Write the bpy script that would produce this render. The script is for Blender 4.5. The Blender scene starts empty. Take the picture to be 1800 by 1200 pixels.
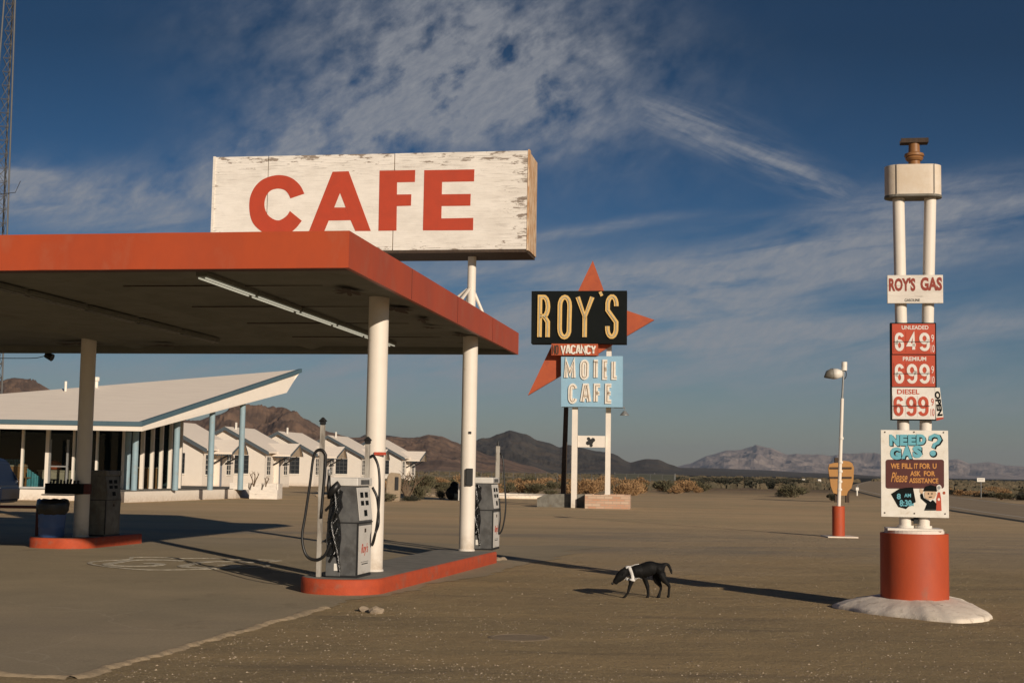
import bpy, bmesh, math, random
from mathutils import Vector, Matrix, noise
from mathutils.bvhtree import BVHTree
random.seed(7)
SC = bpy.context.scene
COL = SC.collection
R = math.radians
# ------------------------------------------------------------------ camera
F = 2500.0; CX, CY = 900.0, 600.0; HC = 1.6
PITCH = math.atan(227.0 / F); ROLL = 0.0167
camd = bpy.data.cameras.new('camera'); cam = bpy.data.objects.new('camera', camd)
COL.objects.link(cam); SC.camera = cam
CR = Matrix.Rotation(math.pi / 2 + PITCH, 3, 'X') @ Matrix.Rotation(ROLL, 3, 'Z')
cam.matrix_world = Matrix.Translation((0, 0, HC)) @ CR.to_4x4()
camd.sensor_width = 36; camd.lens = 36 * F / 1800; camd.clip_end = 60000; camd.clip_start = .1
CO = Vector((0, 0, HC))

def ray(px, py): return (CR @ Vector(((px - CX) / F, (CY - py) / F, -1))).normalized()
def at(px, py, Y):                       # point seen at a pixel, Y metres ahead
    d = ray(px, py); return CO + d * (Y / d.y)
def gr(px, py, z=0.0):                   # the same, on the ground
    d = ray(px, py); return CO + d * ((z - HC) / d.z)
def hz(px, Y, z):                        # X of a column at Y, height z
    py = 830
    for _ in range(3):
        p = at(px, py, Y); py -= (z - p.z) * F / Y
    return Vector((at(px, py, Y).x, Y, z))

# ------------------------------------------------------------------ light
SUN_EL = R(16.8); sdir = Vector((.468, -.884, 0)).normalized()
SUNV = Vector((sdir.x * math.cos(SUN_EL), sdir.y * math.cos(SUN_EL), math.sin(SUN_EL)))
ld = bpy.data.lights.new('sun', 'SUN'); ld.energy = 4.5; ld.angle = R(.5); ld.color = (1, .86, .70)
sun = bpy.data.objects.new('sun', ld); COL.objects.link(sun)
sun.rotation_euler = SUNV.to_track_quat('Z', 'Y').to_euler()
SC.view_settings.view_transform = 'Standard'; SC.view_settings.look = 'None'
SC.view_settings.gamma = 1; SC.view_settings.exposure = -0.14
W = bpy.data.worlds.new('World'); SC.world = W; W.use_nodes = True
nt = W.node_tree; N = nt.nodes; L = nt.links
bg = N['Background']; bg.inputs['Strength'].default_value = .085
sky = N.new('ShaderNodeTexSky'); sky.sky_type = 'NISHITA'; sky.sun_disc = False
sky.sun_elevation = SUN_EL; sky.sun_rotation = math.atan2(sdir.x, sdir.y)
sky.air_density = 1.0; sky.dust_density = .6; sky.ozone_density = 2.5; sky.altitude = 600
def vm(op, a=None, b=None):
    n = N.new('ShaderNodeVectorMath'); n.operation = op
    for i, s in enumerate((a, b)):
        if s is None: continue
        if isinstance(s, (tuple, list)): n.inputs[i].default_value = s
        else: L.new(s, n.inputs[i])
    return n
def mt(op, a, b=None, c=None, nt_=None, clamp=False):
    n = (nt_ or nt).nodes.new('ShaderNodeMath'); n.operation = op; n.use_clamp = clamp
    for i, s in enumerate((a, b, c)):
        if s is None: continue
        if isinstance(s, (int, float)): n.inputs[i].default_value = s
        else: (nt_ or nt).links.new(s, n.inputs[i])
    return n.outputs[0]
tc = N.new('ShaderNodeTexCoord'); sx = N.new('ShaderNodeSeparateXYZ'); L.new(tc.outputs['Generated'], sx.inputs[0])
yy = mt('MAXIMUM', mt('ABSOLUTE', sx.outputs[1]), .05)
qx = mt('DIVIDE', sx.outputs[0], yy); qz = mt('DIVIDE', sx.outputs[2], yy)
cb = N.new('ShaderNodeCombineXYZ'); L.new(qx, cb.inputs[0]); L.new(qz, cb.inputs[1]); Q = cb.outputs[0]
def blob(px, py, rot, sxp, syp, amp):    # a soft region of the sky, by direction
    d = ray(px, py); m = N.new('ShaderNodeMapping'); m.vector_type = 'TEXTURE'
    m.inputs['Location'].default_value = (d.x / d.y, d.z / d.y, 0)
    m.inputs['Rotation'].default_value = (0, 0, R(rot)); m.inputs['Scale'].default_value = (sxp / F, syp / F, 1)
    L.new(Q, m.inputs['Vector']); l = vm('LENGTH', m.outputs[0]).outputs['Value']
    return mt('MULTIPLY', mt('POWER', 2.718, mt('MULTIPLY', mt('MULTIPLY', l, l), -1.0)), amp)
def cn(rot, sc, scale, detail=8, rough=.6, dist=.3):
    m = N.new('ShaderNodeMapping'); m.vector_type = 'TEXTURE'; m.inputs['Rotation'].default_value = (0, 0, R(rot)); m.inputs['Scale'].default_value = (1 / sc[0], 1 / sc[1], 1)
    L.new(Q, m.inputs['Vector']); n = N.new('ShaderNodeTexNoise'); n.inputs['Scale'].default_value = scale
    n.inputs['Detail'].default_value = detail; n.inputs['Roughness'].default_value = rough; n.inputs['Distortion'].default_value = dist
    L.new(m.outputs[0], n.inputs['Vector']); return n.outputs['Fac']
def addm(lst):
    o = lst[0]
    for x in lst[1:]: o = mt('ADD', o, x)
    return o
# puffy cirrus sheet up the middle and left
mA = addm([blob(830, 60, -20, 330, 170, 1.0), blob(700, 160, 20, 260, 110, .9), blob(560, 260, 15, 300, 60, .7), blob(900, 190, 0, 170, 90, .6),
           blob(120, 345, -4, 330, 48, 1.0), blob(420, 60, 0, 160, 120, .1)])
nA = cn(35, (1, 1.35, 1), 25, 10, .58, .12)
cA = mt('MULTIPLY', mA, mt('MULTIPLY_ADD', nA, 3.7, -1.2), clamp=True)
# long thin streaks to the right
mC = addm([blob(1290, 262, -20, 240, 30, 1.0), blob(1190, 195, -12, 130, 30, .7), blob(1420, 320, -24, 150, 24, .7)])
nC = cn(-21, (1, 6, 1), 11, 9, .6, .3)
cC = mt('MULTIPLY', mC, mt('MULTIPLY_ADD', nC, 3.2, -1.1), clamp=True)
mB = addm([blob(1500, 430, 12, 420, 55, .8), blob(1650, 350, 8, 260, 40, .6), blob(1050, 400, 10, 150, 10, .7),
           blob(1250, 500, 6, 420, 60, 1.0), blob(1500, 590, 3, 500, 50, 1.0), blob(150, 370, -6, 300, 45, 1.1), blob(60, 315, -6, 160, 20, .8), blob(950, 600, 2, 300, 60, .5), blob(1250, 680, 0, 900, 40, .6), blob(850, 480, 8, 170, 60, .7),
           blob(300, 650, 0, 500, 40, .45)])
nB = cn(9, (1, 5.5, 1), 8, 9, .6, .4)
cB = mt('MULTIPLY', mB, mt('MULTIPLY_ADD', nB, 4.2, -1.35), clamp=True)
nF = cn(35, (1, 2.6, 1), 70, 6, .7, .2)
cl = mt('MULTIPLY', mt('MAXIMUM', mt('MAXIMUM', cA, cC), cB), mt('MULTIPLY_ADD', nF, .9, .3), clamp=True)
# a deep, dry-air sky: darker and bluer with height
rp = N.new('ShaderNodeValToRGB'); L.new(mt('MULTIPLY', qz, 1.0), rp.inputs[0]); cr0 = rp.color_ramp
for i, (p_, c_) in enumerate(((0.0, (.56, .54, .56)), (.07, (.38, .46, .55)), (.19, (.135, .285, .43)), (.31, (.085, .19, .275)), (.8, (.20, .30, .42)))):
    e_ = cr0.elements[i] if i < 2 else cr0.elements.new(p_)
    e_.position = p_; e_.color = (*c_, 1)
mul = N.new('ShaderNodeMixRGB'); mul.blend_type = 'MULTIPLY'; mul.inputs[0].default_value = 1; L.new(sky.outputs[0], mul.inputs[1]); L.new(rp.outputs[0], mul.inputs[2])
mixc = N.new('ShaderNodeMixRGB'); L.new(cl, mixc.inputs[0]); L.new(mul.outputs[0], mixc.inputs[1])
mixc.inputs[2].default_value = (3.45, 3.6, 3.95, 1)
L.new(mixc.outputs[0], bg.inputs['Color'])

# ------------------------------------------------------------------ helpers
def setp(o, label=None, cat=None, group=None, kind=None):
    if label: o['label'] = label
    if cat: o['category'] = cat
    if group: o['group'] = group
    if kind: o['kind'] = kind
    return o
class Fr:                                 # a thing's own frame (Empty at its base)
    def __init__(s, loc, rz=0):
        s.M = Matrix.Translation(Vector(loc)) @ Matrix.Rotation(rz, 4, 'Z'); s.I = s.M.inverted()
    def p(s, px, py, y0=0.0):             # a pixel onto the frame's upright plane y=y0 -> (x,z)
        o = s.I @ CO; d = s.I.to_3x3() @ ray(px, py); t = (y0 - o.y) / d.y; q = o + d * t
        return (q.x, q.z)
    def l(s, w): return s.I @ Vector(w)
def thing(name, loc, rz=0, label=None, cat=None, group=None, kind=None):
    o = bpy.data.objects.new(name, None); COL.objects.link(o); o.location = loc; o.rotation_euler = (0, 0, rz)
    o.empty_display_size = .2; return setp(o, label, cat, group, kind)
def newbm(): return bmesh.new()
def put(name, bm, mat, parent=None, smooth=False, **k):
    me = bpy.data.meshes.new(name)
    bmesh.ops.recalc_face_normals(bm, faces=bm.faces)
    bm.to_mesh(me); bm.free()
    for m in (mat if isinstance(mat, (list, tuple)) else [mat]): me.materials.append(m)
    if smooth: me.polygons.foreach_set('use_smooth', [True] * len(me.polygons))
    o = bpy.data.objects.new(name, me); COL.objects.link(o); o.parent = parent
    if smooth == 2:
        es = o.modifiers.new('edge', 'EDGE_SPLIT'); es.split_angle = R(35)
    return setp(o, **k)
def box(bm, x0, x1, y0, y1, z0, z1, M=None, mi=0, bev=0):
    v = [bm.verts.new(((x0, x1)[i & 1], (y0, y1)[i >> 1 & 1], (z0, z1)[i >> 2 & 1])) for i in range(8)]
    fs = [bm.faces.new([v[i] for i in f]) for f in ((0, 1, 3, 2), (4, 6, 7, 5), (0, 4, 5, 1), (2, 3, 7, 6), (0, 2, 6, 4), (1, 5, 7, 3))]
    for f in fs: f.material_index = mi
    if bev:
        es = list({e for f in fs for e in f.edges})
        r = bmesh.ops.bevel(bm, geom=es, offset=bev, segments=2, affect='EDGES', profile=.5)
        v = list({w for f in r['faces'] for w in f.verts} | {w for w in v if w.is_valid})
        for f in r['faces']: f.material_index = mi
    if M is not None: bmesh.ops.transform(bm, matrix=M, verts=[w for w in v if w.is_valid])
    return v
def prism(bm, pts, y0, y1, mi=0):         # outline in x,z extruded along y
    a = [bm.verts.new((x, y0, z)) for x, z in pts]; b = [bm.verts.new((x, y1, z)) for x, z in pts]
    n = len(pts); fs = [bm.faces.new(a), bm.faces.new(b[::-1])]
    for i in range(n): fs.append(bm.faces.new((a[i], b[i], b[(i + 1) % n], a[(i + 1) % n])))
    for f in fs: f.material_index = mi
    return a + b
def slab(bm, pts, z0, z1, mi=0):          # outline in x,y extruded along z
    a = [bm.verts.new((p[0], p[1], z0)) for p in pts]; b = [bm.verts.new((p[0], p[1], z1)) for p in pts]
    n = len(pts); fs = [bm.faces.new(a[::-1]), bm.faces.new(b)]
    for i in range(n): fs.append(bm.faces.new((a[i], a[(i + 1) % n], b[(i + 1) % n], b[i])))
    for f in fs: f.material_index = mi
    return a + b
def tube(bm, pts, r, n=10, cap=True, mi=0):
    pts = [Vector(p) for p in pts]; rs = r if isinstance(r, (list, tuple)) else [r] * len(pts)
    rings = []; up = None
    for i, p in enumerate(pts):
        d = (pts[min(i + 1, len(pts) - 1)] - pts[max(i - 1, 0)]).normalized()
        if up is None: up = Vector((0, 0, 1)) if abs(d.z) < .9 else Vector((1, 0, 0))
        a = d.cross(up)
        if a.length < 1e-4: a = d.orthogonal()
        a.normalize(); b = a.cross(d).normalized(); up = b
        rings.append([bm.verts.new(p + (a * math.cos(2 * math.pi * k / n) + b * math.sin(2 * math.pi * k / n)) * rs[i]) for k in range(n)])
    for A, B in zip(rings, rings[1:]):
        for k in range(n):
            f = bm.faces.new((A[k], A[(k + 1) % n], B[(k + 1) % n], B[k])); f.material_index = mi
    if cap:
        for rg in (rings[0], rings[-1]): bm.faces.new(rg).material_index = mi
def lathe(bm, prof, n=32, c=(0, 0), mi=0):
    rings = [[bm.verts.new((c[0] + r * math.cos(2 * math.pi * k / n), c[1] + r * math.sin(2 * math.pi * k / n), z)) for k in range(n)] for r, z in prof]
    for A, B in zip(rings, rings[1:]):
        for k in range(n): bm.faces.new((A[k], A[(k + 1) % n], B[(k + 1) % n], B[k])).material_index = mi
    for rg in (rings[0], rings[-1]): bm.faces.new(rg).material_index = mi
def smooth_path(pts, n=8):                # catmull-rom
    P = [Vector(p) for p in pts]; P = [P[0] * 2 - P[1]] + P + [P[-1] * 2 - P[-2]]; out = []
    for i in range(1, len(P) - 2):
        for k in range(n):
            t = k / n; a, b, c, d = P[i - 1:i + 3]
            out.append(.5 * ((2 * b) + (c - a) * t + (2 * a - 5 * b + 4 * c - d) * t * t + (3 * b - a - 3 * c + d) * t ** 3))
    out.append(P[-2]); return out
def ribbon(bm, pts, w, y0, y1, closed=False, mi=0):   # flat stroke of width w in x,z with thickness y0..y1
    n = len(pts); P = [Vector(p) for p in pts]; Lf = []; Rt = []
    for i in range(n):
        a = P[i - 1] if (i > 0 or closed) else None; b = P[(i + 1) % n] if (i < n - 1 or closed) else None
        d1 = (P[i] - a).normalized() if a is not None else None; d2 = (b - P[i]).normalized() if b is not None else None
        if d1 is None: d1 = d2
        if d2 is None: d2 = d1
        n1 = Vector((-d1.y, d1.x)); n2 = Vector((-d2.y, d2.x)); m = (n1 + n2)
        m = m.normalized() if m.length > 1e-3 else n1
        k = (w / 2) / max(.45, m.dot(n1)); Lf.append(P[i] + m * k); Rt.append(P[i] - m * k)
    va = [[bm.verts.new((q.x, y, q.y)) for q in S] for S in (Lf, Rt) for y in (y0, y1)]
    l0, l1, r0, r1 = va
    rng = range(n if closed else n - 1)
    for i in rng:
        j = (i + 1) % n
        for q in ((l0[i], l0[j], r0[j], r0[i]), (l1[i], r1[i], r1[j], l1[j]), (l0[i], l1[i], l1[j], l0[j]), (r0[i], r0[j], r1[j], r1[i])):
            bm.faces.new(q).material_index = mi
    if not closed:
        for i in (0, n - 1): bm.faces.new((l0[i], r0[i], r1[i], l1[i])).material_index = mi
def arc(cx, cy, rx, ry, a0, a1, n=10):
    return [(cx + rx * math.cos(R(a0 + (a1 - a0) * i / n)), cy + ry * math.sin(R(a0 + (a1 - a0) * i / n))) for i in range(n + 1)]
# a narrow sign-painter's alphabet, strokes in a box 0..1 by 0..1
GL = {'R': [[(0, 0), (0, 1), (.5, 1)] + arc(.5, .76, .5, .24, 80, -80, 6) + [(.5, .52), (.0, .52)], [(.55, .52), (1, .38), (1, 0)]],
 'O': [arc(.5, .78, .5, .22, 0, 180, 8) + arc(.5, .22, .5, .22, 180, 360, 8)],
 'Y': [[(0, 1), (.5, .5), (1, 1)], [(.5, .5), (.5, 0)]], "'": [[(.8, 1), (.2, .8)]],
 'S': [[(1, .76)] + arc(.5, .8, .5, .2, 10, 170, 7) + [(0, .66), (1, .36)] + arc(.5, .2, .5, .2, -10, -170, 7) + [(0, .26)]],
 'M': [[(0, 0), (0, 1), (.5, .3), (1, 1), (1, 0)]], '6': [arc(.5, .76, .5, .24, 15, 180, 7) + arc(.5, .28, .5, .28, 180, 530, 14)], '9': [[(1 - x, 1 - y) for x, y in arc(.5, .76, .5, .24, 15, 180, 7) + arc(.5, .28, .5, .28, 180, 530, 14)]], '4': [[(.72, 0), (.72, 1), (0, .3), (1, .3)]], 'T': [[(0, 1), (1, 1)], [(.5, 1), (.5, 0)]],
 'E': [[(1, 1), (0, 1), (0, 0), (1, 0)], [(0, .52), (.85, .52)]], 'F': [[(1, 1), (0, 1), (0, 0)], [(0, .52), (.85, .52)]],
 'L': [[(0, 1), (0, 0), (1, 0)]], 'C': [arc(.5, .76, .5, .24, 10, 180, 8) + arc(.5, .24, .5, .24, 180, 350, 8)],
 'A': [[(0, 0), (.35, 1), (.65, 1), (1, 0)], [(.15, .33), (.85, .33)]], 'V': [[(0, 1), (.5, 0), (1, 1)]], 'N': [[(0, 0), (0, 1), (1, 0), (1, 1)]]}
def glyph(bm, ch, x0, x1, z0, z1, w, y0, y1, dx=0, dz=0):
    for st in GL[ch]:
        cl_ = ch == 'O'; pts = [(x0 + (x1 - x0) * a + dx, z0 + (z1 - z0) * b + dz) for a, b in st]
        if cl_: pts = pts[:-1]
        pp = [pts[0]]
        for q in pts[1:]:
            if (Vector(q) - Vector(pp[-1])).length > 1e-4: pp.append(q)
        ribbon(bm, pp, w, y0, y1, cl_)
def txt(bm, s, x0, x1, z0, z1, y0, th=.004, off=0.0, shear=0.0, mi=0):
    c = bpy.data.curves.new('t', 'FONT'); c.body = s; c.size = 1; c.offset = off; c.extrude = .5; c.resolution_u = 3; c.shear = shear
    o = bpy.data.objects.new('t', c); COL.objects.link(o)
    bpy.context.view_layer.update(); dg = bpy.context.evaluated_depsgraph_get()
    me = o.evaluated_get(dg).to_mesh(); vs = [v.co.copy() for v in me.vertices]; ps = [tuple(p.vertices) for p in me.polygons]
    o.evaluated_get(dg).to_mesh_clear(); bpy.data.objects.remove(o); bpy.data.curves.remove(c)
    xs = [v.x for v in vs]; ys = [v.y for v in vs]; a, b, c0, d = min(xs), max(xs), min(ys), max(ys)
    nv = [bm.verts.new((x0 + (v.x - a) / (b - a) * (x1 - x0), y0 - (.5 + v.z) * th, z0 + (v.y - c0) / (d - c0) * (z1 - z0))) for v in vs]
    for p in ps:
        try: bm.faces.new([nv[i] for i in p]).material_index = mi
        except ValueError: pass
def ftxt(bm, fr, s, x0, y0, x1, y1, yy_, **k):   # text filling a box given on the sign face
    a = fr.p(x0, y1, yy_); b = fr.p(x1, y0, yy_); txt(bm, s, a[0], b[0], a[1], b[1], yy_, **k)

# ------------------------------------------------------------------ materials
def mat(name, col, rough=.7, col2=None, scale=4, amt=.5, lo=.4, hi=.65, bump=0, bscale=30, metal=0, spec=.4, stretch=(1, 1, 1), dirt=None, dscale=2, dlo=.55, dhi=.7, damt=.6, detail=8, zdirt=None):
    m = bpy.data.materials.new(name); m.use_nodes = True; t = m.node_tree; n = t.nodes; l = t.links; b = n['Principled BSDF']
    b.inputs['Roughness'].default_value = rough; b.inputs['Metallic'].default_value = metal; b.inputs['Specular IOR Level'].default_value = spec
    c = n.new('ShaderNodeTexCoord'); mp = n.new('ShaderNodeMapping'); mp.inputs['Scale'].default_value = stretch; l.new(c.outputs['Object'], mp.inputs[0])
    def nz(sc, lo_, hi_, src=mp.outputs[0], rg=.65):
        x = n.new('ShaderNodeTexNoise'); x.inputs['Scale'].default_value = sc; x.inputs['Detail'].default_value = detail; x.inputs['Roughness'].default_value = rg
        l.new(src, x.inputs['Vector']); r_ = n.new('ShaderNodeMapRange'); r_.inputs[1].default_value = lo_; r_.inputs[2].default_value = hi_
        l.new(x.outputs['Fac'], r_.inputs[0]); return r_.outputs[0], x.outputs['Fac']
    def mix(fac, a, bb, amt_):
        x = n.new('ShaderNodeMixRGB'); mm = n.new('ShaderNodeMath'); mm.operation = 'MULTIPLY'; mm.inputs[1].default_value = amt_; l.new(fac, mm.inputs[0]); l.new(mm.outputs[0], x.inputs[0])
        if isinstance(a, tuple): x.inputs[1].default_value = (*a, 1)
        else: l.new(a, x.inputs[1])
        x.inputs[2].default_value = (*bb, 1); return x.outputs[0]
    if col2 is None: col2 = tuple(x * .78 for x in col)
    f, _ = nz(scale, lo, hi); o = mix(f, col, col2, amt)
    if dirt: f2, _ = nz(dscale, dlo, dhi); o = mix(f2, o, dirt, damt)
    if zdirt:                              # dirt splashed up from the ground: (height, colour)
        s = n.new('ShaderNodeSeparateXYZ'); l.new(c.outputs['Object'], s.inputs[0]); g = n.new('ShaderNodeMapRange'); g.inputs[1].default_value = zdirt[0]; g.inputs[2].default_value = 0
        l.new(s.outputs[2], g.inputs[0]); fz, raw = nz(9, .3, .7); q = n.new('ShaderNodeMath'); q.operation = 'MULTIPLY'; l.new(g.outputs[0], q.inputs[0]); l.new(fz, q.inputs[1])
        o = mix(q.outputs[0], o, zdirt[1], .8)
    l.new(o, b.inputs['Base Color'])
    if bump:
        _, raw = nz(bscale, 0, 1); bp = n.new('ShaderNodeBump'); bp.inputs['Strength'].default_value = bump; bp.inputs['Distance'].default_value = .02; l.new(raw, bp.inputs['Height']); l.new(bp.outputs[0], b.inputs['Normal'])
    return m
RUST = (.20, .085, .03)
M = {}
M['red'] = mat('red_paint', (.44, .072, .022), .6, (.36, .06, .024), 3, .8, bump=.1, bscale=8, dirt=(.26, .10, .06), dscale=7, dlo=.58, dhi=.7, damt=.6, stretch=(1, 1, .5))
M['redkerb'] = mat('red_kerb_paint', (.46, .072, .024), .75, (.36, .058, .024), 8, .7, bump=.25, bscale=40, dirt=(.26, .13, .09), dscale=5, dlo=.55, dhi=.7, damt=.55)
M['white'] = mat('white_paint', (.76, .70, .62), .6, (.66, .60, .52), 5, .6, bump=.08, bscale=20, dirt=(.42, .34, .26), dscale=3, dlo=.62, dhi=.8, damt=.5)
M['wood_white'] = mat('weathered_white_board', (.78, .72, .64), .75, (.62, .56, .49), 3, .7, bump=.25, bscale=20, stretch=(1, 1, 5), dirt=(.16, .12, .09), dscale=3.2, dlo=.60, dhi=.74, damt=.75)
def board_mat():
    m = mat('peeling_white_board', (.80, .75, .68), .8, (.70, .65, .58), 2.5, .6, stretch=(1, 1, 3), bump=.2); t = m.node_tree; n = t.nodes; l = t.links; b = n['Principled BSDF']; src = b.inputs['Base Color'].links[0].from_socket
    c = n.new('ShaderNodeTexCoord'); sp = n.new('ShaderNodeSeparateXYZ'); l.new(c.outputs['Object'], sp.inputs[0])
    def nz(sc, st, lo, hi, rg=.7):
        mp = n.new('ShaderNodeMapping'); mp.inputs['Scale'].default_value = st; l.new(c.outputs['Object'], mp.inputs[0]); x = n.new('ShaderNodeTexNoise'); x.inputs['Scale'].default_value = sc; x.inputs['Detail'].default_value = 12; x.inputs['Roughness'].default_value = rg; l.new(mp.outputs[0], x.inputs['Vector'])
        q = n.new('ShaderNodeMapRange'); q.inputs[1].default_value = lo; q.inputs[2].default_value = hi; l.new(x.outputs['Fac'], q.inputs[0]); return q.outputs[0]
    def rg_(s_, a, b_): q = n.new('ShaderNodeMapRange'); q.inputs[1].default_value = a; q.inputs[2].default_value = b_; l.new(s_, q.inputs[0]); return q.outputs[0]
    edge = mt('MAXIMUM', rg_(sp.outputs[2], BZ1 - .55, BZ1), mt('MAXIMUM', rg_(sp.outputs[0], BX1 - .8, BX1), rg_(sp.outputs[0], BX0 + .25, BX0), nt_=t), nt_=t); edge = mt('MAXIMUM', edge, rg_(sp.outputs[2], BZ0 + .2, BZ0), nt_=t)
    fl = nz(5, (.7, 1, 2.6), .42, .70); str_ = nz(8, (.3, 1, 7), .52, .64); grey = nz(1.8, (.8, 1, 1.6), .46, .66)
    def mx(f, a, col): x = n.new('ShaderNodeMixRGB'); l.new(f, x.inputs[0]); l.new(a, x.inputs[1]); x.inputs[2].default_value = (*col, 1); return x.outputs[0]
    o = mx(mt('MULTIPLY', grey, .35, nt_=t), src, (.52, .47, .41)); o = mx(mt('MULTIPLY', str_, mt('MULTIPLY_ADD', edge, .6, .16, nt_=t), nt_=t), o, (.20, .16, .13))
    hard = n.new('ShaderNodeMapRange'); hard.inputs[1].default_value = .64; hard.inputs[2].default_value = .74; l.new(mt('MULTIPLY_ADD', edge, .45, mt('MULTIPLY', fl, .62, nt_=t), nt_=t), hard.inputs[0]); o = mx(mt('MULTIPLY', hard.outputs[0], .8, nt_=t), o, (.15, .10, .065))
    l.new(o, b.inputs['Base Color']); return m
M['rustend'] = mat('rusted_end_trim', (.72, .55, .38), .8, (.46, .22, .08), 3, .9, .45, .6, bump=.3, bscale=20, stretch=(5, 5, 1), dirt=(.20, .09, .04), dscale=5, dlo=.54, dhi=.68, damt=.8)
M['fascia'] = mat('faded_red_fascia', (.44, .072, .022), .5, (.34, .06, .024), 1.1, .8, bump=.1, bscale=3, dirt=(.46, .14, .07), dscale=2.2, dlo=.52, dhi=.72, damt=.5, stretch=(1, 1, .6))
M['mastp'] = mat('weathered_mast', (.42, .39, .34), .75, (.28, .25, .21), 6, .9, stretch=(1, 1, .4), bump=.2, dirt=(.12, .10, .08), dscale=5, dlo=.52, dhi=.66, damt=.7)
M['rustwhite'] = mat('rust_streaked_white', (.70, .62, .52), .75, (.55, .34, .17), 4, .9, .42, .6, bump=.2, bscale=30, stretch=(4, 4, .7), dirt=(.30, .13, .05), dscale=5, dlo=.5, dhi=.66, damt=.8)
M['sign_red'] = mat('sign_letter_red', (.46, .055, .022), .6, (.38, .05, .022), 6, .6)
M['dark'] = mat('dark_metal', (.02, .02, .02), .5); M['black'] = mat('black_rubber', (.012, .012, .012), .42, spec=.5)
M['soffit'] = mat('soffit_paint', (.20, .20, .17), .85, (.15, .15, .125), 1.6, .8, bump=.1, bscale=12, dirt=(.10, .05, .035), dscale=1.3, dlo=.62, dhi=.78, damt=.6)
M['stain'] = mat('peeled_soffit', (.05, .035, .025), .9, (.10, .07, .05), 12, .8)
M['lampw'] = mat('lamp_tube_white', (.85, .85, .8), .3); M['grey'] = mat('grey_metal', (.15, .15, .145), .5, (.09, .09, .09), 5, .8, bump=.08, metal=.3, dirt=(.05, .045, .04), dscale=3, dlo=.5, dhi=.65, damt=.6)
M['pumpdark'] = mat('dark_weathered_cabinet', (.19, .18, .15), .6, (.09, .08, .065), 4, .9, dirt=(.22, .17, .10), dscale=4, dlo=.55, dhi=.7, damt=.6)
M['pumpwhite'] = mat('pump_white_enamel', (.66, .63, .58), .4, (.55, .52, .47), 5, .6, dirt=(.22, .15, .09), dscale=6, dlo=.6, dhi=.75, damt=.6)
M['blue'] = mat('pale_blue_paint', (.27, .38, .43), .6, (.23, .33, .38), 3, .7, dirt=(.30, .30, .28), dscale=3)
M['teal'] = mat('roof_edge_blue', (.075, .13, .16), .5, (.06, .11, .14), 3, .6)
M['stucco'] = mat('white_stucco', (.78, .71, .62), .9, (.72, .65, .56), 2, .6, bump=.3, bscale=14, zdirt=(.35, (.42, .32, .22)))
M['roofw'] = mat('white_roofing', (.88, .78, .66), .85, (.80, .70, .59), 1.5, .7, bump=.3, bscale=5, stretch=(.5, 3, 3))
M['navy'] = mat('navy_barrel', (.07, .14, .34), .4); M['bag'] = mat('black_plastic_bag', (.01, .01, .01), .25, bump=.6, bscale=18, spec=.6)
M['brown'] = mat('old_wood_pole', (.07, .045, .03), .85, (.04, .028, .02), 4, .8, stretch=(6, 6, .6), bump=.3)
M['sblack'] = mat('sign_black', (.006, .008, .008), .8, (.009, .011, .011), 3, .5, spec=.12)
M['sblue'] = mat('sign_pale_blue', (.27, .46, .60), .6, (.24, .41, .54), 3, .7, dirt=(.30, .36, .38), dscale=5, dlo=.6, dhi=.75)
M['starred'] = mat('star_orange_red', (.43, .085, .026), .6, (.35, .065, .024), 2, .8, dirt=(.30, .06, .03), dscale=3)
M['gold'] = mat('gold_letter', (.72, .47, .16), .5, (.6, .38, .12), 6, .6); M['neon'] = mat('unlit_neon_tube', (.75, .68, .5), .25, spec=.6)
M['letw'] = mat('white_letter', (.80, .76, .68), .5, (.66, .6, .5), 8, .6, dirt=(.40, .24, .14), dscale=8, dlo=.62, dhi=.8)
M['orange'] = mat('orange_board', (.42, .21, .06), .7, (.36, .175, .05), 3, .6, dirt=(.36, .20, .08), dscale=3)
M['maroon'] = mat('maroon_panel', (.09, .02, .016), .6); M['cyan'] = mat('cyan_letter', (.14, .42, .50), .6, (.12, .38, .46), 5, .5)
M['orl'] = mat('orange_letter', (.60, .27, .07), .6); M['skin'] = mat('cartoon_skin', (.66, .46, .30), .7)
M['pw'] = mat('price_white', (.78, .74, .68), .6, (.66, .6, .54), 8, .5); M['pricered'] = mat('price_red', (.50, .07, .03), .6, (.42, .06, .03), 4, .6)
M['brick'] = None
M['dog'] = mat('black_dog_coat', (.008, .008, .008), .6, (.013, .012, .011), 20, .6, spec=.14, bump=.3, bscale=90); M['harness'] = mat('white_harness', (.70, .68, .64), .7)
M['pane'] = mat('dark_window_pane', (.03, .035, .04), .12, spec=.7)
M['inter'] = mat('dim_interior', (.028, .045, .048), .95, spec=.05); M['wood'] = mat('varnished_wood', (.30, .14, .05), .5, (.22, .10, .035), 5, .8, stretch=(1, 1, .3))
M['curt'] = mat('teal_curtain', (.10, .30, .33), .9, (.06, .20, .22), 5, .8); M['stone'] = mat('pale_stone', (.36, .28, .19), .9, (.28, .22, .16), 6, .8, bump=.5, bscale=12)
M['concrete'] = mat('concrete', (.23, .215, .185), .9, (.17, .16, .14), 4, .8, bump=.3, bscale=40, dirt=(.13, .11, .09), dscale=2)
M['mound'] = mat('whitewashed_concrete', (.84, .74, .61), .9, (.70, .60, .48), 5, .8, bump=.4, bscale=14, dirt=(.28, .22, .16), dscale=7, dlo=.56, dhi=.7, damt=.7)
M['leafg'] = mat('grey_green_leaf', (.125, .11, .06), .9, (.08, .075, .04), 3, .8); M['leafo'] = mat('dry_orange_brush', (.36, .22, .105), .9, (.24, .135, .06), 3, .8)
M['leafd'] = mat('dark_brush', (.045, .045, .028), .9, (.03, .03, .02), 3, .8); M['twig'] = mat('dry_twig', (.16, .11, .07), .9)
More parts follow.
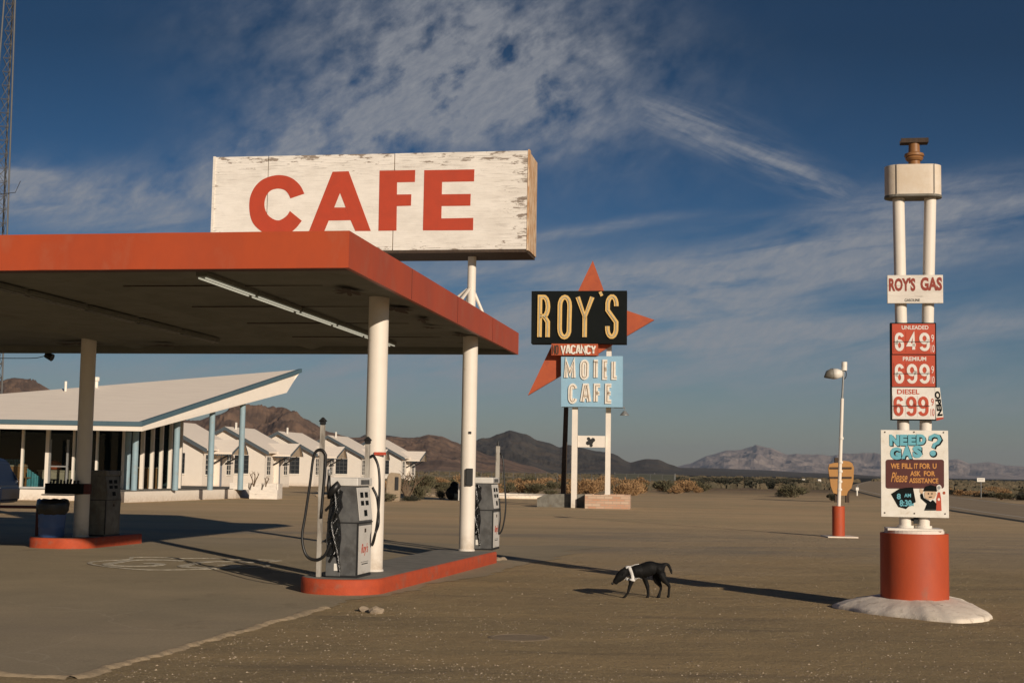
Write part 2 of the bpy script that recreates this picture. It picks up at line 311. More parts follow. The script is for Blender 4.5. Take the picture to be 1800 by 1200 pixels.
M['paintw'] = mat('worn_road_paint', (.66, .60, .48), .85, (.36, .31, .23), 8, .9, .4, .6)
M['mast'] = mat('mast_steel', (.11, .11, .11), .6); M['rustwhite2'] = mat('rust_tinged_cream', (.72, .64, .54), .7, (.62, .50, .36), 3, .8, bump=.1, dirt=(.50, .27, .10), dscale=2.5, dlo=.6, dhi=.72, damt=.6)
M['ltgrey'] = mat('galvanised_steel', (.30, .30, .29), .5, (.22, .22, .21), 6, .7, metal=.4)
M['carblue'] = mat('dark_blue_car_paint', (.006, .011, .026), .35, spec=.6); M['dred'] = mat('dark_red_paint', (.10, .02, .015), .6)
# glass
g = bpy.data.materials.new('window_glass'); g.use_nodes = True; gt = g.node_tree; gn = gt.nodes; gn.remove(gn['Principled BSDF'])
tr = gn.new('ShaderNodeBsdfTransparent'); tr.inputs[0].default_value = (.70, .78, .78, 1); gl = gn.new('ShaderNodeBsdfGlossy'); gl.inputs['Roughness'].default_value = .02
fr_ = gn.new('ShaderNodeFresnel'); fr_.inputs[0].default_value = 1.5; ms = gn.new('ShaderNodeMixShader')
ms.inputs[0].default_value = .008; gt.links.new(tr.outputs[0], ms.inputs[1]); gt.links.new(gl.outputs[0], ms.inputs[2]); gt.links.new(ms.outputs[0], gn['Material Output'].inputs[0]); M['glass'] = g
# ground
def ground_mat():
    m = bpy.data.materials.new('desert_ground'); m.use_nodes = True; t = m.node_tree; n = t.nodes; l = t.links; b = n['Principled BSDF']; b.inputs['Roughness'].default_value = .95; b.inputs['Specular IOR Level'].default_value = .15
    ge = n.new('ShaderNodeNewGeometry'); sp = n.new('ShaderNodeSeparateXYZ'); l.new(ge.outputs['Position'], sp.inputs[0])
    def nz(sc, lo, hi, st=(1, 1, 1), det=10, rg=.65, dist=0):
        mp = n.new('ShaderNodeMapping'); mp.inputs['Scale'].default_value = st; l.new(ge.outputs['Position'], mp.inputs[0])
        x = n.new('ShaderNodeTexNoise'); x.inputs['Scale'].default_value = sc; x.inputs['Detail'].default_value = det; x.inputs['Roughness'].default_value = rg; x.inputs['Distortion'].default_value = dist; l.new(mp.outputs[0], x.inputs['Vector'])
        r_ = n.new('ShaderNodeMapRange'); r_.inputs[1].default_value = lo; r_.inputs[2].default_value = hi; l.new(x.outputs['Fac'], r_.inputs[0]); return r_.outputs[0], x.outputs['Fac']
    def mix(f, a, c, am=1.0):
        x = n.new('ShaderNodeMixRGB'); l.new(mt('MULTIPLY', f, am, nt_=t, clamp=True), x.inputs[0])
        for i, q in ((1, a), (2, c)):
            if isinstance(q, tuple): x.inputs[i].default_value = (*q, 1)
            else: l.new(q, x.inputs[i])
        return x.outputs[0]
    def rng(sock, a, c):
        r_ = n.new('ShaderNodeMapRange'); r_.inputs[1].default_value = a; r_.inputs[2].default_value = c; l.new(sock, r_.inputs[0]); return r_.outputs[0]
    big, braw = nz(.12, .4, .6, det=6); mid, mraw = nz(.9, .4, .65); fine, fraw = nz(9, .35, .7, rg=.8); peb, praw = nz(45, .56, .63, det=3); dk, draw = nz(30, .56, .64, det=4)
    ytw = mt('ADD', sp.outputs[1], mt('MULTIPLY', mt('SUBTRACT', braw, .5, nt_=t), 26, nt_=t), nt_=t)
    near = mix(mid, (0.422, 0.312, 0.160), (0.341, 0.253, 0.134)); near = mix(fine, near, (0.235, 0.177, 0.102), .6); near = mix(dk, near, (.12, .09, .06), .55); near = mix(peb, near, (.55, .45, .32), .55)
    tr_, _ = nz(.35, .45, .6, (.35, 2.2, 1)); tk, _ = nz(.9, .56, .66, (.25, 1.5, 1), 6); near = mix(tk, near, (.19, .15, .10), .5); near = mix(tr_, near, (0.505, 0.353, 0.177), .4)
    farc = mix(big, (0.634, 0.441, 0.242), (0.493, 0.371, 0.215)); farc = mix(fine, farc, (0.387, 0.288, 0.166), .35); st, _ = nz(.25, .4, .62, (.15, 1.6, 1)); farc = mix(st, farc, (0.705, 0.506, 0.290), .5); farc = mix(peb, farc, (.26, .20, .13), .3)
    c1 = mix(rng(ytw, 21, 34), near, farc)
    sb, _ = nz(.07, .42, .58, det=12); scrub = mix(sb, (.28, .19, .11), (.17, .135, .085)); c2 = mix(rng(ytw, 95, 150), c1, scrub)
    pt_, _ = nz(.22, .5, .6, (.4, 1.2, 1), 6); c1 = mix(mt('MULTIPLY', mt('MULTIPLY', rng(ytw, 24, 30), rng(ytw, 44, 38), nt_=t), mt('MULTIPLY_ADD', pt_, .5, .35, nt_=t), nt_=t), c1, (.31, .26, .19)); c2 = mix(rng(ytw, 95, 150), c1, scrub)
    lv, _ = nz(.01, .4, .6, det=12); lava = mix(lv, (.030, .031, .027), (.045, .042, .032)); c3 = mix(rng(ytw, 200, 300), c2, lava)
    l.new(c3, b.inputs['Base Color'])
    bp = n.new('ShaderNodeBump'); bp.inputs['Strength'].default_value = .8; bp.inputs['Distance'].default_value = .03; l.new(mt('ADD', fraw, mt('MULTIPLY', praw, .5, nt_=t), nt_=t), bp.inputs['Height'])
    b2 = n.new('ShaderNodeBump'); b2.inputs['Strength'].default_value = .6; b2.inputs['Distance'].default_value = .12; l.new(mraw, b2.inputs['Height']); l.new(bp.outputs[0], b2.inputs['Normal']); l.new(b2.outputs[0], b.inputs['Normal'])
    return m
def pave_mat(name, base, b2, sand, wet=None):
    m = bpy.data.materials.new(name); m.use_nodes = True; t = m.node_tree; n = t.nodes; l = t.links; b = n['Principled BSDF']; b.inputs['Roughness'].default_value = .9; b.inputs['Specular IOR Level'].default_value = .1
    ge = n.new('ShaderNodeNewGeometry'); cur = None
    def nz(sc, lo, hi, st=(1, 1, 1), det=10, rg=.65):
        mp = n.new('ShaderNodeMapping'); mp.inputs['Scale'].default_value = st; mp.inputs['Rotation'].default_value = (0, 0, R(-10)); l.new(ge.outputs['Position'], mp.inputs[0]); x = n.new('ShaderNodeTexNoise'); x.inputs['Scale'].default_value = sc; x.inputs['Detail'].default_value = det; x.inputs['Roughness'].default_value = rg; l.new(mp.outputs[0], x.inputs['Vector'])
        r_ = n.new('ShaderNodeMapRange'); r_.inputs[1].default_value = lo; r_.inputs[2].default_value = hi; l.new(x.outputs['Fac'], r_.inputs[0]); return r_.outputs[0], x.outputs['Fac']
    def mix(f, a, c, am=1.0):
        x = n.new('ShaderNodeMixRGB'); l.new(mt('MULTIPLY', f, am, nt_=t, clamp=True), x.inputs[0])
        for i, q in ((1, a), (2, c)):
            if isinstance(q, tuple): x.inputs[i].default_value = (*q, 1)
            else: l.new(q, x.inputs[i])
        return x.outputs[0]
    a, _ = nz(.5, .38, .62); o = mix(a, base, b2); s, _ = nz(.4, .52, .68, (.5, 1.4, 1)); o = mix(s, o, sand, .65); f, fr2 = nz(25, .35, .7, rg=.8); o = mix(f, o, tuple(x * .62 for x in base), .5); ol_, _ = nz(.9, .60, .70, (1, .6, 1), 5); o = mix(ol_, o, tuple(x * .5 for x in base), .45); sp3, _ = nz(60, .58, .66, det=3); o = mix(sp3, o, tuple(min(1, x * 1.7) for x in base), .4)
    # cracks
    mp = n.new('ShaderNodeMapping'); mp.inputs['Rotation'].default_value = (0, 0, R(-10)); l.new(ge.outputs['Position'], mp.inputs[0])
    wn = n.new('ShaderNodeTexNoise'); wn.inputs['Scale'].default_value = .7; wn.inputs['Detail'].default_value = 5; l.new(mp.outputs[0], wn.inputs['Vector'])
    ad = n.new('ShaderNodeMixRGB'); ad.blend_type = 'ADD'; ad.inputs[0].default_value = .9; l.new(mp.outputs[0], ad.inputs[1]); l.new(wn.outputs['Color'], ad.inputs[2])
    v = n.new('ShaderNodeTexVoronoi'); v.feature = 'DISTANCE_TO_EDGE'; v.inputs['Scale'].default_value = .28; l.new(ad.outputs[0], v.inputs['Vector'])
    r2 = n.new('ShaderNodeMapRange'); r2.inputs[1].default_value = .004; r2.inputs[2].default_value = .0015; l.new(v.outputs['Distance'], r2.inputs[0]); o = mix(r2.outputs[0], o, tuple(min(1, x * 1.5) for x in sand), .3)
    l.new(o, b.inputs['Base Color']); bp = n.new('ShaderNodeBump'); bp.inputs['Strength'].default_value = .35; bp.inputs['Distance'].default_value = .012; l.new(fr2, bp.inputs['Height']); l.new(bp.outputs[0], b.inputs['Normal']); return m
def brick_mat():
    m = bpy.data.materials.new('pale_brick'); m.use_nodes = True; t = m.node_tree; n = t.nodes; l = t.links; b = n['Principled BSDF']; b.inputs['Roughness'].default_value = .9
    c = n.new('ShaderNodeTexCoord'); sp = n.new('ShaderNodeSeparateXYZ'); l.new(c.outputs['Object'], sp.inputs[0]); cbn = n.new('ShaderNodeCombineXYZ'); l.new(mt('ADD', sp.outputs[0], sp.outputs[1], nt_=t), cbn.inputs[0]); l.new(sp.outputs[2], cbn.inputs[1])
    k = n.new('ShaderNodeTexBrick'); k.inputs['Scale'].default_value = 1; k.inputs['Brick Width'].default_value = .36; k.inputs['Row Height'].default_value = .11; k.inputs['Mortar Size'].default_value = .015
    k.inputs['Color1'].default_value = (.50, .27, .17, 1); k.inputs['Color2'].default_value = (.58, .44, .32, 1); k.inputs['Mortar'].default_value = (.40, .30, .22, 1); l.new(cbn.outputs[0], k.inputs['Vector']); l.new(k.outputs['Color'], b.inputs['Base Color']); return m
M['brick'] = brick_mat(); M['ground'] = ground_mat()
M['apron'] = pave_mat('forecourt_paving', (0.355, 0.293, 0.196), (0.440, 0.351, 0.230), (.34, .28, .20)); M['road'] = pave_mat('old_asphalt', (.37, .285, .19), (.43, .33, .215), (.47, .36, .23))
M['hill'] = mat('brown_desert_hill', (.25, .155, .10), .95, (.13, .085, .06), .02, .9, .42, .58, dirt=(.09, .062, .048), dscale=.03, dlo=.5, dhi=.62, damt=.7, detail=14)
M['hilld'] = mat('cloud_shaded_basalt_hill', (.055, .052, .046), .95, (.10, .08, .06), .012, .9, .42, .6, dirt=(.085, .066, .048), dscale=.012, dlo=.55, dhi=.7, damt=.6, detail=14)  # dark basalt tone with the cloud shadow over these slopes painted in
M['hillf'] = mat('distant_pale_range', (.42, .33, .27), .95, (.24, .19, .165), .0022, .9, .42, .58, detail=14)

# ------------------------------------------------------------------ ground, paving, road
bm = newbm()
ys = [-60, 0, 8, 20, 40, 70, 120, 200, 400, 1000, 3000, 9000, 26000]
xs = [-16000, -5000, -1500, -400, -100, -30, 0, 30, 100, 400, 1500, 5000, 16000]
gv = [[bm.verts.new((x, y, 0)) for x in xs] for y in ys]
for j in range(len(ys) - 1):
    for i in range(len(xs) - 1): bm.faces.new((gv[j][i], gv[j][i + 1], gv[j + 1][i + 1], gv[j + 1][i]))
put('ground', bm, M['ground'], kind='structure')
U = .17
def lump(p, s, a): return noise.noise(Vector(p) * s) * a
# forecourt paving: a thin slab with a broken edge
cA_ = gr(123, 1192); cB_ = gr(567, 1068); cL = gr(0, 1180)
edge = []
a = Vector((cA_.x, cA_.y)); dl = (Vector((cL.x, cL.y)) - a).normalized(); far_l = a + Vector((-1, .30)).normalized() * 26
for i in range(60): q = far_l.lerp(a, i / 60); edge.append((q.x, q.y + lump((q.x, 3, 0), 1.6, .10)))
b = Vector((cB_.x, cB_.y))
for i in range(60): q = a.lerp(b, i / 60); edge.append((q.x + lump((q.y, 7, 0), 1.4, .12) + lump((q.y, 1, 0), 6, .04), q.y))
c = Vector((b.x + .2, 16.6)); d2 = Vector((.9, 26.5)); e = Vector((1.9, 31.0))
for A_, B_ in ((b, c), (c, d2), (d2, e)):
    for i in range(90): q = A_.lerp(B_, i / 90); edge.append((q.x + lump((q.y, 7, 0), .6, .55) + lump((q.y, 1, 0), 3, .16) + lump((q.y, 4, 0), 9, .06), q.y))
for i in range(40): q = e.lerp(Vector((-30, 35)), i / 40); edge.append((q.x, q.y + lump((q.x, 9, 0), .5, .8)))
edge.append((-45, 35)); edge.append((-45, 20))
bm = newbm(); bm.faces.new([bm.verts.new((x, y, .005)) for x, y in edge]); bmesh.ops.triangulate(bm, faces=bm.faces)
put('pavement', bm, M['apron'], kind='structure')
# sand drifted against the paving edge
bm = newbm()
for path, n_ in (([far_l, a, b], 500),):
    for A_, B_ in ((far_l, a), (a, b)):
        n_ = int((B_ - A_).length * 34); nrm = (B_ - A_).normalized(); nrm = Vector((nrm.y, -nrm.x)); prev = None
        for i in range(n_ + 1):
            q = A_.lerp(B_, i / n_); ww = max(.02, .060 + .06 * noise.noise(Vector((q.x * 1.3, q.y * 1.3, 5))) + .03 * noise.noise(Vector((q.x * 7, q.y * 7, 5)))); hh = .024 + .010 * noise.noise(Vector((q.x * 4, q.y * 4, 1))) + .005 * noise.noise(Vector((q.x * 14, q.y * 14, 1))); o_ = .05 * noise.noise(Vector((q.x * 2, q.y * 2, 9))) + .03 * noise.noise(Vector((q.x * 9, q.y * 9, 9)))
            row = [bm.verts.new((q.x + nrm.x * (s_ * ww + o_), q.y + nrm.y * (s_ * ww + o_), h_)) for s_, h_ in ((-.5, .011), (-.1, hh), (.3, hh * .9), (1.0, .015), (1.7, -.01))]
            if prev:
                for k in range(4): bm.faces.new((prev[k], prev[k + 1], row[k + 1], row[k]))
            prev = row
M['sandlip'] = mat('pale_sand', (.42, .32, .20), .95, (.30, .23, .145), 14, .8, bump=.5, bscale=40)
put('sand_drift', bm, M['sandlip'], kind='stuff', smooth=True)
# road
RL = [(16, 20), (21.2, 59), (24.2, 78.7), (34.0, 132), (52, 214), (105, 420), (300, 1150)]
RW = 5.6
def strip(path, o0, o1, z, bmx):
    prev = None; n_ = len(path)
    for i, (x, y) in enumerate(path):
        r_ = [bmx.verts.new((x + o0, y, z)), bmx.verts.new((x + o1, y, z))]
        if prev: bmx.faces.new((prev[0], prev[1], r_[1], r_[0]))
        prev = r_
RLs = [(p.x, p.y) for p in smooth_path([(x, y, 0) for x, y in RL], 10)]
bm = newbm(); strip(RLs, -.9, RW + .7, .03, bm); put('road', bm, M['road'], kind='structure')
bm = newbm(); strip(RLs, 0, .15, .035, bm); strip(RLs, RW - .15, RW, .035, bm)
M['lane'] = mat('white_lane_paint', (.62, .56, .46), .8, (.45, .41, .35), 2, .8)
put('road_marking', bm, M['lane'], kind='structure')
bm = newbm()
for (x, y), (x2, y2) in zip(RLs, RLs[1:]):
    if y > 500: break
    vs = [bm.verts.new(v) for v in ((x - 1.25, y, 0.004), (x - .9, y, .03), (x2 - .9, y2, .03), (x2 - 1.25, y2, .004))]; bm.faces.new(vs)
put('road_shoulder', bm, M['leafd'], kind='structure')
# gravel
bm = newbm()
def pebble(bm, x, y, z, s):
    v = [bm.verts.new((x + s * random.uniform(.5, 1) * math.cos(a_), y + s * random.uniform(.5, 1) * math.sin(a_), z)) for a_ in (0, 1.3, 2.6, 3.9, 5.1)]
    t_ = bm.verts.new((x + s * random.uniform(-.3, .3), y + s * random.uniform(-.3, .3), z + s * random.uniform(.3, .6)))
    for i in range(5): bm.faces.new((v[i], v[(i + 1) % 5], t_))
for i in range(26000):
    Y = 10 + 26 * random.random() ** 1.6; X = random.uniform(-.38, .4) * Y
    lim = cA_.x + (Y - cA_.y) * (cB_.x - cA_.x) / (cB_.y - cA_.y) if Y < 17 else -1 + (Y - 17) * .2
    if X < lim + .2 and random.random() > .02: continue
    if noise.noise(Vector((X * .5, Y * .5, 0))) < random.uniform(-.6, .2): continue
    pebble(bm, X, Y, 0, random.choice((.006, .007, .008, .009, .01, .012, .014, .018)) * random.uniform(.6, 1.1))
put('gravel', bm, mat('gravel_stone', (.46, .37, .26), .9, (.17, .13, .09), 9, 1.0, .42, .56), kind='stuff')

# ------------------------------------------------------------------ hills
def interp(prof, x):
    for (a_, b_), (c_, d_) in zip(prof, prof[1:]):
        if a_ <= x <= c_: t_ = (x - a_) / (c_ - a_); t_ = t_ * t_ * (3 - 2 * t_) * .5 + t_ * .5; return b_ + (d_ - b_) * t_
    return prof[0][1] if x < prof[0][0] else prof[-1][1]
def rid(v, o=7):
    s_ = 0; a_ = 1.0
    for i in range(o): n_ = 1 - abs(noise.noise(v)) * 2.2; s_ += (n_ - .45) * a_; v = v * 2.07 + Vector((5, 3, 7)); a_ *= .56
    return s_
def hill(name, Y0, dep, prof, m_, nx, ny, nsc, namp, seed=0, back=.6):
    bm = newbm(); rows = []; x0, x1 = prof[0][0], prof[-1][0]
    ylist = [Y0 - dep + dep * j / ny for j in range(ny + 1)] + [Y0 + dep * back * (j + 1) / 8 for j in range(8)]
    for Y in ylist:
        t_ = (Y - (Y0 - dep)) / dep; row = []
        for i in range(nx + 1):
            px = x0 + (x1 - x0) * i / nx; py = interp(prof, px); cr_ = at(px, py, Y0); X = cr_.x * (Y / Y0); H_ = max(0, cr_.z)
            f_ = (max(0, t_) ** 1.25 if t_ <= 1 else max(0, 1 - (t_ - 1) / back) ** 1.3)
            e_ = min(1, 4 * f_ * 1.0) * (1 if t_ <= 1 else .6)
            nn = rid(Vector((X, Y * .4, seed * 97.0)) / nsc)
            z = H_ * f_ + namp * H_ * nn * e_ * (1 - .86 * max(0, 1 - abs(t_ - 1) * 7)) - .5
            row.append(bm.verts.new((X, Y, max(z, -1.0))))
        rows.append(row)
    for A_, B_ in zip(rows, rows[1:]):
        for i in range(nx): bm.faces.new((A_[i], A_[i + 1], B_[i + 1], B_[i]))
    return put(name, bm, m_, smooth=True, kind='structure')
hill('hills', 1500, 700, [(-120, 800), (-60, 690), (0, 669), (25, 664), (50, 667), (100, 690), (180, 720), (280, 735), (340, 738), (375, 727), (420, 716), (450, 717), (475, 722), (505, 724), (540, 740), (580, 758), (620, 768), (650, 766), (672, 766), (700, 768), (728, 769), (752, 763), (775, 765), (800, 776), (820, 785), (860, 800), (930, 818), (1000, 840)], M['hill'], 800, 90, 110, .22, 1)
hill('hills', 2600, 1100, [(560, 835), (640, 764), (680, 765), (720, 770), (760, 778), (800, 780), (830, 777), (860, 770), (880, 762), (897, 757), (925, 763), (945, 773), (965, 777), (984, 785), (1000, 781), (1020, 786), (1050, 793), (1076, 797), (1108, 812), (1136, 806), (1156, 807), (1180, 816), (1200, 823), (1260, 832)], M['hilld'], 560, 80, 170, .20, 2)
hill('terrain', 3800, 2600, [(1060, 838), (1120, 826), (1180, 821), (1250, 822), (1330, 825), (1420, 830), (1480, 832), (1560, 837), (1660, 842), (1760, 843.5), (1900, 846)], M['hilld'], 120, 16, 260, .05, 3)
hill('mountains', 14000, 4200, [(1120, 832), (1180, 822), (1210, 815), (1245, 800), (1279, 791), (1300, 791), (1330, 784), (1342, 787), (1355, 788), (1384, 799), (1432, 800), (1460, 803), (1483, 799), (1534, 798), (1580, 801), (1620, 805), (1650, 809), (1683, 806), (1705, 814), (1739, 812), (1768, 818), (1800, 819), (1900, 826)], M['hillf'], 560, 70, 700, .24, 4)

# ------------------------------------------------------------------ canopy
ZB, ZT = 3.87, 4.29
Cn = at(612.5, 470.5, 16.1); th = math.atan(U)
CF = Fr((Cn.x, Cn.y, 0), -th)          # local x = right, y = away; corner at origin
ZB = Cn.z; ZT = at(615.5, 405.4, 16.1).z; DEP = 12.0; LEN = 15.0
cano = thing('gas_canopy', (Cn.x, Cn.y, 0), -th, 'flat red edged canopy roof over the fuel pumps, held on round posts', 'canopy')
def fasc(bm, x0, x1, y0, y1):
    box(bm, x0, x1, y0, y1, ZB, ZT)
bm = newbm()
n_ = 40                                  # front fascia with gentle dents
prev = None
for i in range(n_ + 1):
    x = -LEN + LEN * i / n_; col_ = []
    for j in range(6):
        z = ZB + (ZT - ZB) * j / 5
        yd = -.018 * noise.noise(Vector((x * 1.1, z * 3, 2))) - (.02 if j == 0 and 8 < i < 37 and noise.noise(Vector((x * 2, 0, 4))) > .2 else 0)
        if i == n_: yd = 0
        col_.append(bm.verts.new((x, yd, z)))
    if prev:
        for j in range(5): bm.faces.new((prev[j], col_[j], col_[j + 1], prev[j + 1]))
    prev = col_
box(bm, -LEN, 0 - .003, .03, .06, ZB + .002, ZT - .002)
put('front_fascia', bm, M['fascia'], cano, smooth=True)
for xx in (-7.4,):
    bm = newbm(); box(bm, xx, xx + .006, -.019, -.004, ZB + .01, ZT - .005); put('panel_seam', bm, M['maroon'], cano)
bm = newbm(); box(bm, -.06, 0, .002, DEP, ZB, ZT); put('side_fascia', bm, M['fascia'], cano)
for yy_ in (3.05, 6.1, 9.15):
    bm = newbm(); box(bm, .0005, .004, yy_, yy_ + .008, ZB + .01, ZT - .01); put('panel_seam', bm, M['maroon'], cano)
bm = newbm(); box(bm, -LEN, -.062, DEP - .06, DEP, ZB, ZT); box(bm, -LEN, -.062, DEP - .20, DEP - .062, ZB + .03, ZB + .18); put('back_fascia', bm, M['soffit'], cano)
bm = newbm(); box(bm, -LEN, -.064, .064, DEP - .064, ZT - .10, ZT - .03); put('roof_deck', bm, M['white'], cano)
ZS = ZB + .07
bm = newbm()
# soffit: long shallow folds running front to back
fx = [-.064, -1.0, -3.9, -4.15, -4.4, -7.6, -7.85, -8.1, -11.2, -LEN]; fz = [.0, .05, .07, -.0, .07, .07, 0, .07, .07, .07]
pv = None
for x, z in zip(fx, fz):
    c_ = [bm.verts.new((x, .064, ZB + .012 if x > -.1 else ZS + z - .06)), bm.verts.new((x, .5, ZS + z)), bm.verts.new((x, DEP - .21, ZS + z))]
    if pv:
        for k in (0, 1): bm.faces.new((pv[k], c_[k], c_[k + 1], pv[k + 1]))
    pv = c_
put('soffit', bm, M['soffit'], cano)
for yy_ in (2.4, 4.8, 7.2, 9.6):
    bm = newbm(); box(bm, -3.85, -1.05, yy_, yy_ + .015, ZS + .045, ZS + .06); put('soffit_seam', bm, M['stain'], cano)
bm = newbm(); box(bm, -LEN, -.07, .064, .30, ZB - .001 + .01, ZB + .04); put('soffit_trim', bm, M['maroon'], cano)
bm = newbm()
def patch(cx, cy, rx, ry, seed):
    n2 = 44; vs = []
    for k in range(n2):
        a_ = 2 * math.pi * k / n2; q = .35 + 1.1 * abs(noise.noise(Vector((math.cos(a_) * 1.3, math.sin(a_) * 1.3, seed)))) + .5 * noise.noise(Vector((math.cos(a_) * 4, math.sin(a_) * 4, seed)))
        vs.append(bm.verts.new((cx + rx * q * math.cos(a_), cy + ry * q * math.sin(a_), ZS + .005 + (.0 if cx < -1 else -.02))))
    bm.faces.new(vs)
for i, (cx_, cy_, rx, ry) in enumerate(((-.62, 4.6, .3, .7), (-.55, 6.1, .2, .5), (-.7, 7.3, .25, .3), (-.5, 8.6, .22, .4), (-.6, 10.1, .25, .3), (-8.6, 10.6, .8, .5), (-6.9, 10.9, .5, .3), (-.75, 2.6, .3, .6))):
    bm = newbm(); patch(cx_, cy_, rx * .85, ry * .85, i * 3.1); put('peeled_patch', bm, M['stain'], cano)
def canw(px, py, z): return CF.l(gr_z(px, py, z))
def gr_z(px, py, z):
    d = ray(px, py); return CO + d * ((z - HC) / d.z)
def fixture(x, y0, y1, n, lit, gap=.05):
    for i in range(n):
        a_ = y0 + (y1 - y0) * i / n + gap; b_ = y0 + (y1 - y0) * (i + 1) / n - gap
        fx_ = newbm(); box(fx_, x - .08, x + .08, a_, b_, ZS - .005, ZS + .055, bev=.008); hb = put('lamp_housing', fx_, M['soffit'], cano)
        for s_ in (-.045, .045):
            tb = newbm(); tube(tb, [(x + s_, a_ + .03, ZS - .025), (x + s_, b_ - .03, ZS - .025)], .012, 8)
            put('fluorescent_tube', tb, M['lampon'] if lit else M['ltgrey'], hb, smooth=True)
ml = bpy.data.materials.new('lit_tube'); ml.use_nodes = True; pb = ml.node_tree.nodes['Principled BSDF']; pb.inputs['Base Color'].default_value = (.8, .8, .72, 1); pb.inputs['Emission Color'].default_value = (1, .95, .75, 1); pb.inputs['Emission Strength'].default_value = .42; M['lampon'] = ml
p0 = canw(356, 488, ZS - .03); p1 = canw(688, 609, ZS - .03)
fixture((p0.x + p1.x) / 2, p0.y, min(p1.y, DEP - .3), 5, True)
q0 = canw(0, 505, ZS - .03); q1 = canw(370, 603, ZS - .03)
fixture((q0.x + q1.x) / 2, .9, min(q1.y, DEP - .4), 5, False)
# posts
post_c = []
def post(px, py, z, dia, D_, label, top):
    p = hz(px, D_, z); t_ = thing('canopy_post', (p.x, p.y, z), 0, label, 'post', 'round canopy posts'); post_c.append(p)
    bm = newbm(); r_ = dia / 2; lathe(bm, [(r_, 0), (r_, (top - z) * .5), (r_, top - z)], 40); put('shaft', bm, M['post'], t_, smooth=2)
    bm = newbm(); lathe(bm, [(r_ + .012, .0), (r_ + .012, .02), (r_ + .003, .03)], 40); put('base_collar', bm, M['white'], t_, smooth=2)
    return t_, p
M['post'] = mat('post_white_paint', (.78, .71, .62), .55, (.72, .65, .56), 3, .6, bump=.08, bscale=10, dirt=(.36, .28, .2), dscale=5, dlo=.66, dhi=.75, damt=.6, zdirt=(.4, (.4, .3, .2)))
T1, P1 = post(654.5, 1001, .2, .28, 19.7, 'thick white canopy post right behind the nearest fuel pump', ZS + .06)
T2, P2 = post(820, 968, .2, .265, 25.0, 'white canopy post below the CAFE sign, with a small black box', ZS + .0)
T3, P3 = post(141.5, 941, .2, .29, 27.6, 'shaded canopy post on the far left island beside the blue barrel', ZS + .07)
# small meter box on post 2
bm = newbm(); a_ = Vector((P2.x, P2.y, 0))
box(bm, -.03, .09, -.19, -.10, 1.28 - .2 + .05, 1.58 - .2 + .05, bev=.01); put('switch_box', bm, M['dark'], T2)
bm = newbm(); box(bm, .0, .05, -.15, -.12, 2.03, 2.07); put('bracket', bm, M['dark'], T2)
# red band seen on the post 1
bm = newbm(); pz = at(665, 797, 19.7).z - .2; box(bm, .0, .16, -.17, -.13, pz - .02, pz + .02); put('red_clip', bm, M['sign_red'], T1)

# ------------------------------------------------------------------ CAFE roof sign
sc = hz(826, 25.0, 5.3); SF = Fr((P2.x, 25.0, 0), -th)
cafe = thing('cafe_sign', (P2.x, 25.0, 0), -th, 'large weathered white board sign reading CAFE in red above the canopy', 'sign')
FY = -.5
bl = SF.p(925.8, 440, FY); tlp = SF.p(376, 277.5, FY); trp = SF.p(925.8, 262.5, FY)
X0, X1, Z0, Z1 = tlp[0], bl[0], bl[1], (tlp[1] + trp[1]) / 2
BX0, BX1, BZ0, BZ1 = X0, X1, Z0, Z1; M['board'] = board_mat()
bm = newbm(); box(bm, X0 + .04, X1 - .04, FY + .02, .42, Z0 + .04, Z1 - .03); put('sign_cabinet', bm, M['rustwhite'], cafe)
ws = [X0, X0 + (X1 - X0) * .18, X0 + (X1 - X0) * .585, X1]
for i in range(3):
    bm = newbm(); box(bm, ws[i] + .008, ws[i + 1] - .008, FY - .015, FY + .02, Z0 + .02, Z1 - .01, bev=.004); put('face_board', bm, M['board'], cafe)
bm = newbm(); box(bm, X0, X0 + .045, FY - .03, FY + .0, Z0 + .05, Z1); put('edge_trim', bm, M['wood_white'], cafe)
bm = newbm(); box(bm, X1 - .0, X1 + .03, FY - .02, FY + .12, Z0 + .0, Z1 + .01); box(bm, X1 - .02, X1 + .02, FY + .12, .44, Z0 + .02, Z1 - .02); put('end_trim', bm, M['rustend'], cafe)
bm = newbm(); box(bm, X0, X1, FY - .01, .44, Z0 - .03, Z0 + .04); put('bottom_rail', bm, M['rustdark'] if 'rustdark' in M else M['brown'], cafe)
def zz(x, y): return SF.p(340 + x / 2.903, 240 + y / 2.903, FY - .02)
bm = newbm()
oc = [zz(x, y) for x, y in ((566, 292), (548, 255), (520, 225), (485, 205), (440, 197), (395, 203), (350, 222), (315, 255), (292, 300), (285, 345), (288, 395), (303, 440), (335, 475), (380, 500), (430, 508), (480, 498), (520, 470), (553, 430))]
ic = [zz(x, y) for x, y in ((492, 380), (478, 402), (455, 420), (432, 428), (405, 420), (380, 400), (366, 372), (362, 345), (366, 318), (378, 292), (398, 274), (430, 266), (462, 272), (482, 290), (495, 316))]
ic = ic[::-1]
oc = [(v.x, v.y) for v in smooth_path([(x, y, 0) for x, y in oc], 5)]; ic = [(v.x, v.y) for v in smooth_path([(x, y, 0) for x, y in ic], 6)]
n1, n2 = len(oc), len(ic)
oi = [ic[min(n2 - 1, round(i * (n2 - 1) / (n1 - 1)))] for i in range(n1)]
for i in range(n1 - 1):
    q = [oc[i], oc[i + 1], oi[i + 1], oi[i]]; q = [p for k, p in enumerate(q) if k == 0 or p != q[k - 1]]
    prism(bm, q, FY - .02, FY - .012)
put('letter', bm, M['sign_red'], cafe)
bm = newbm()
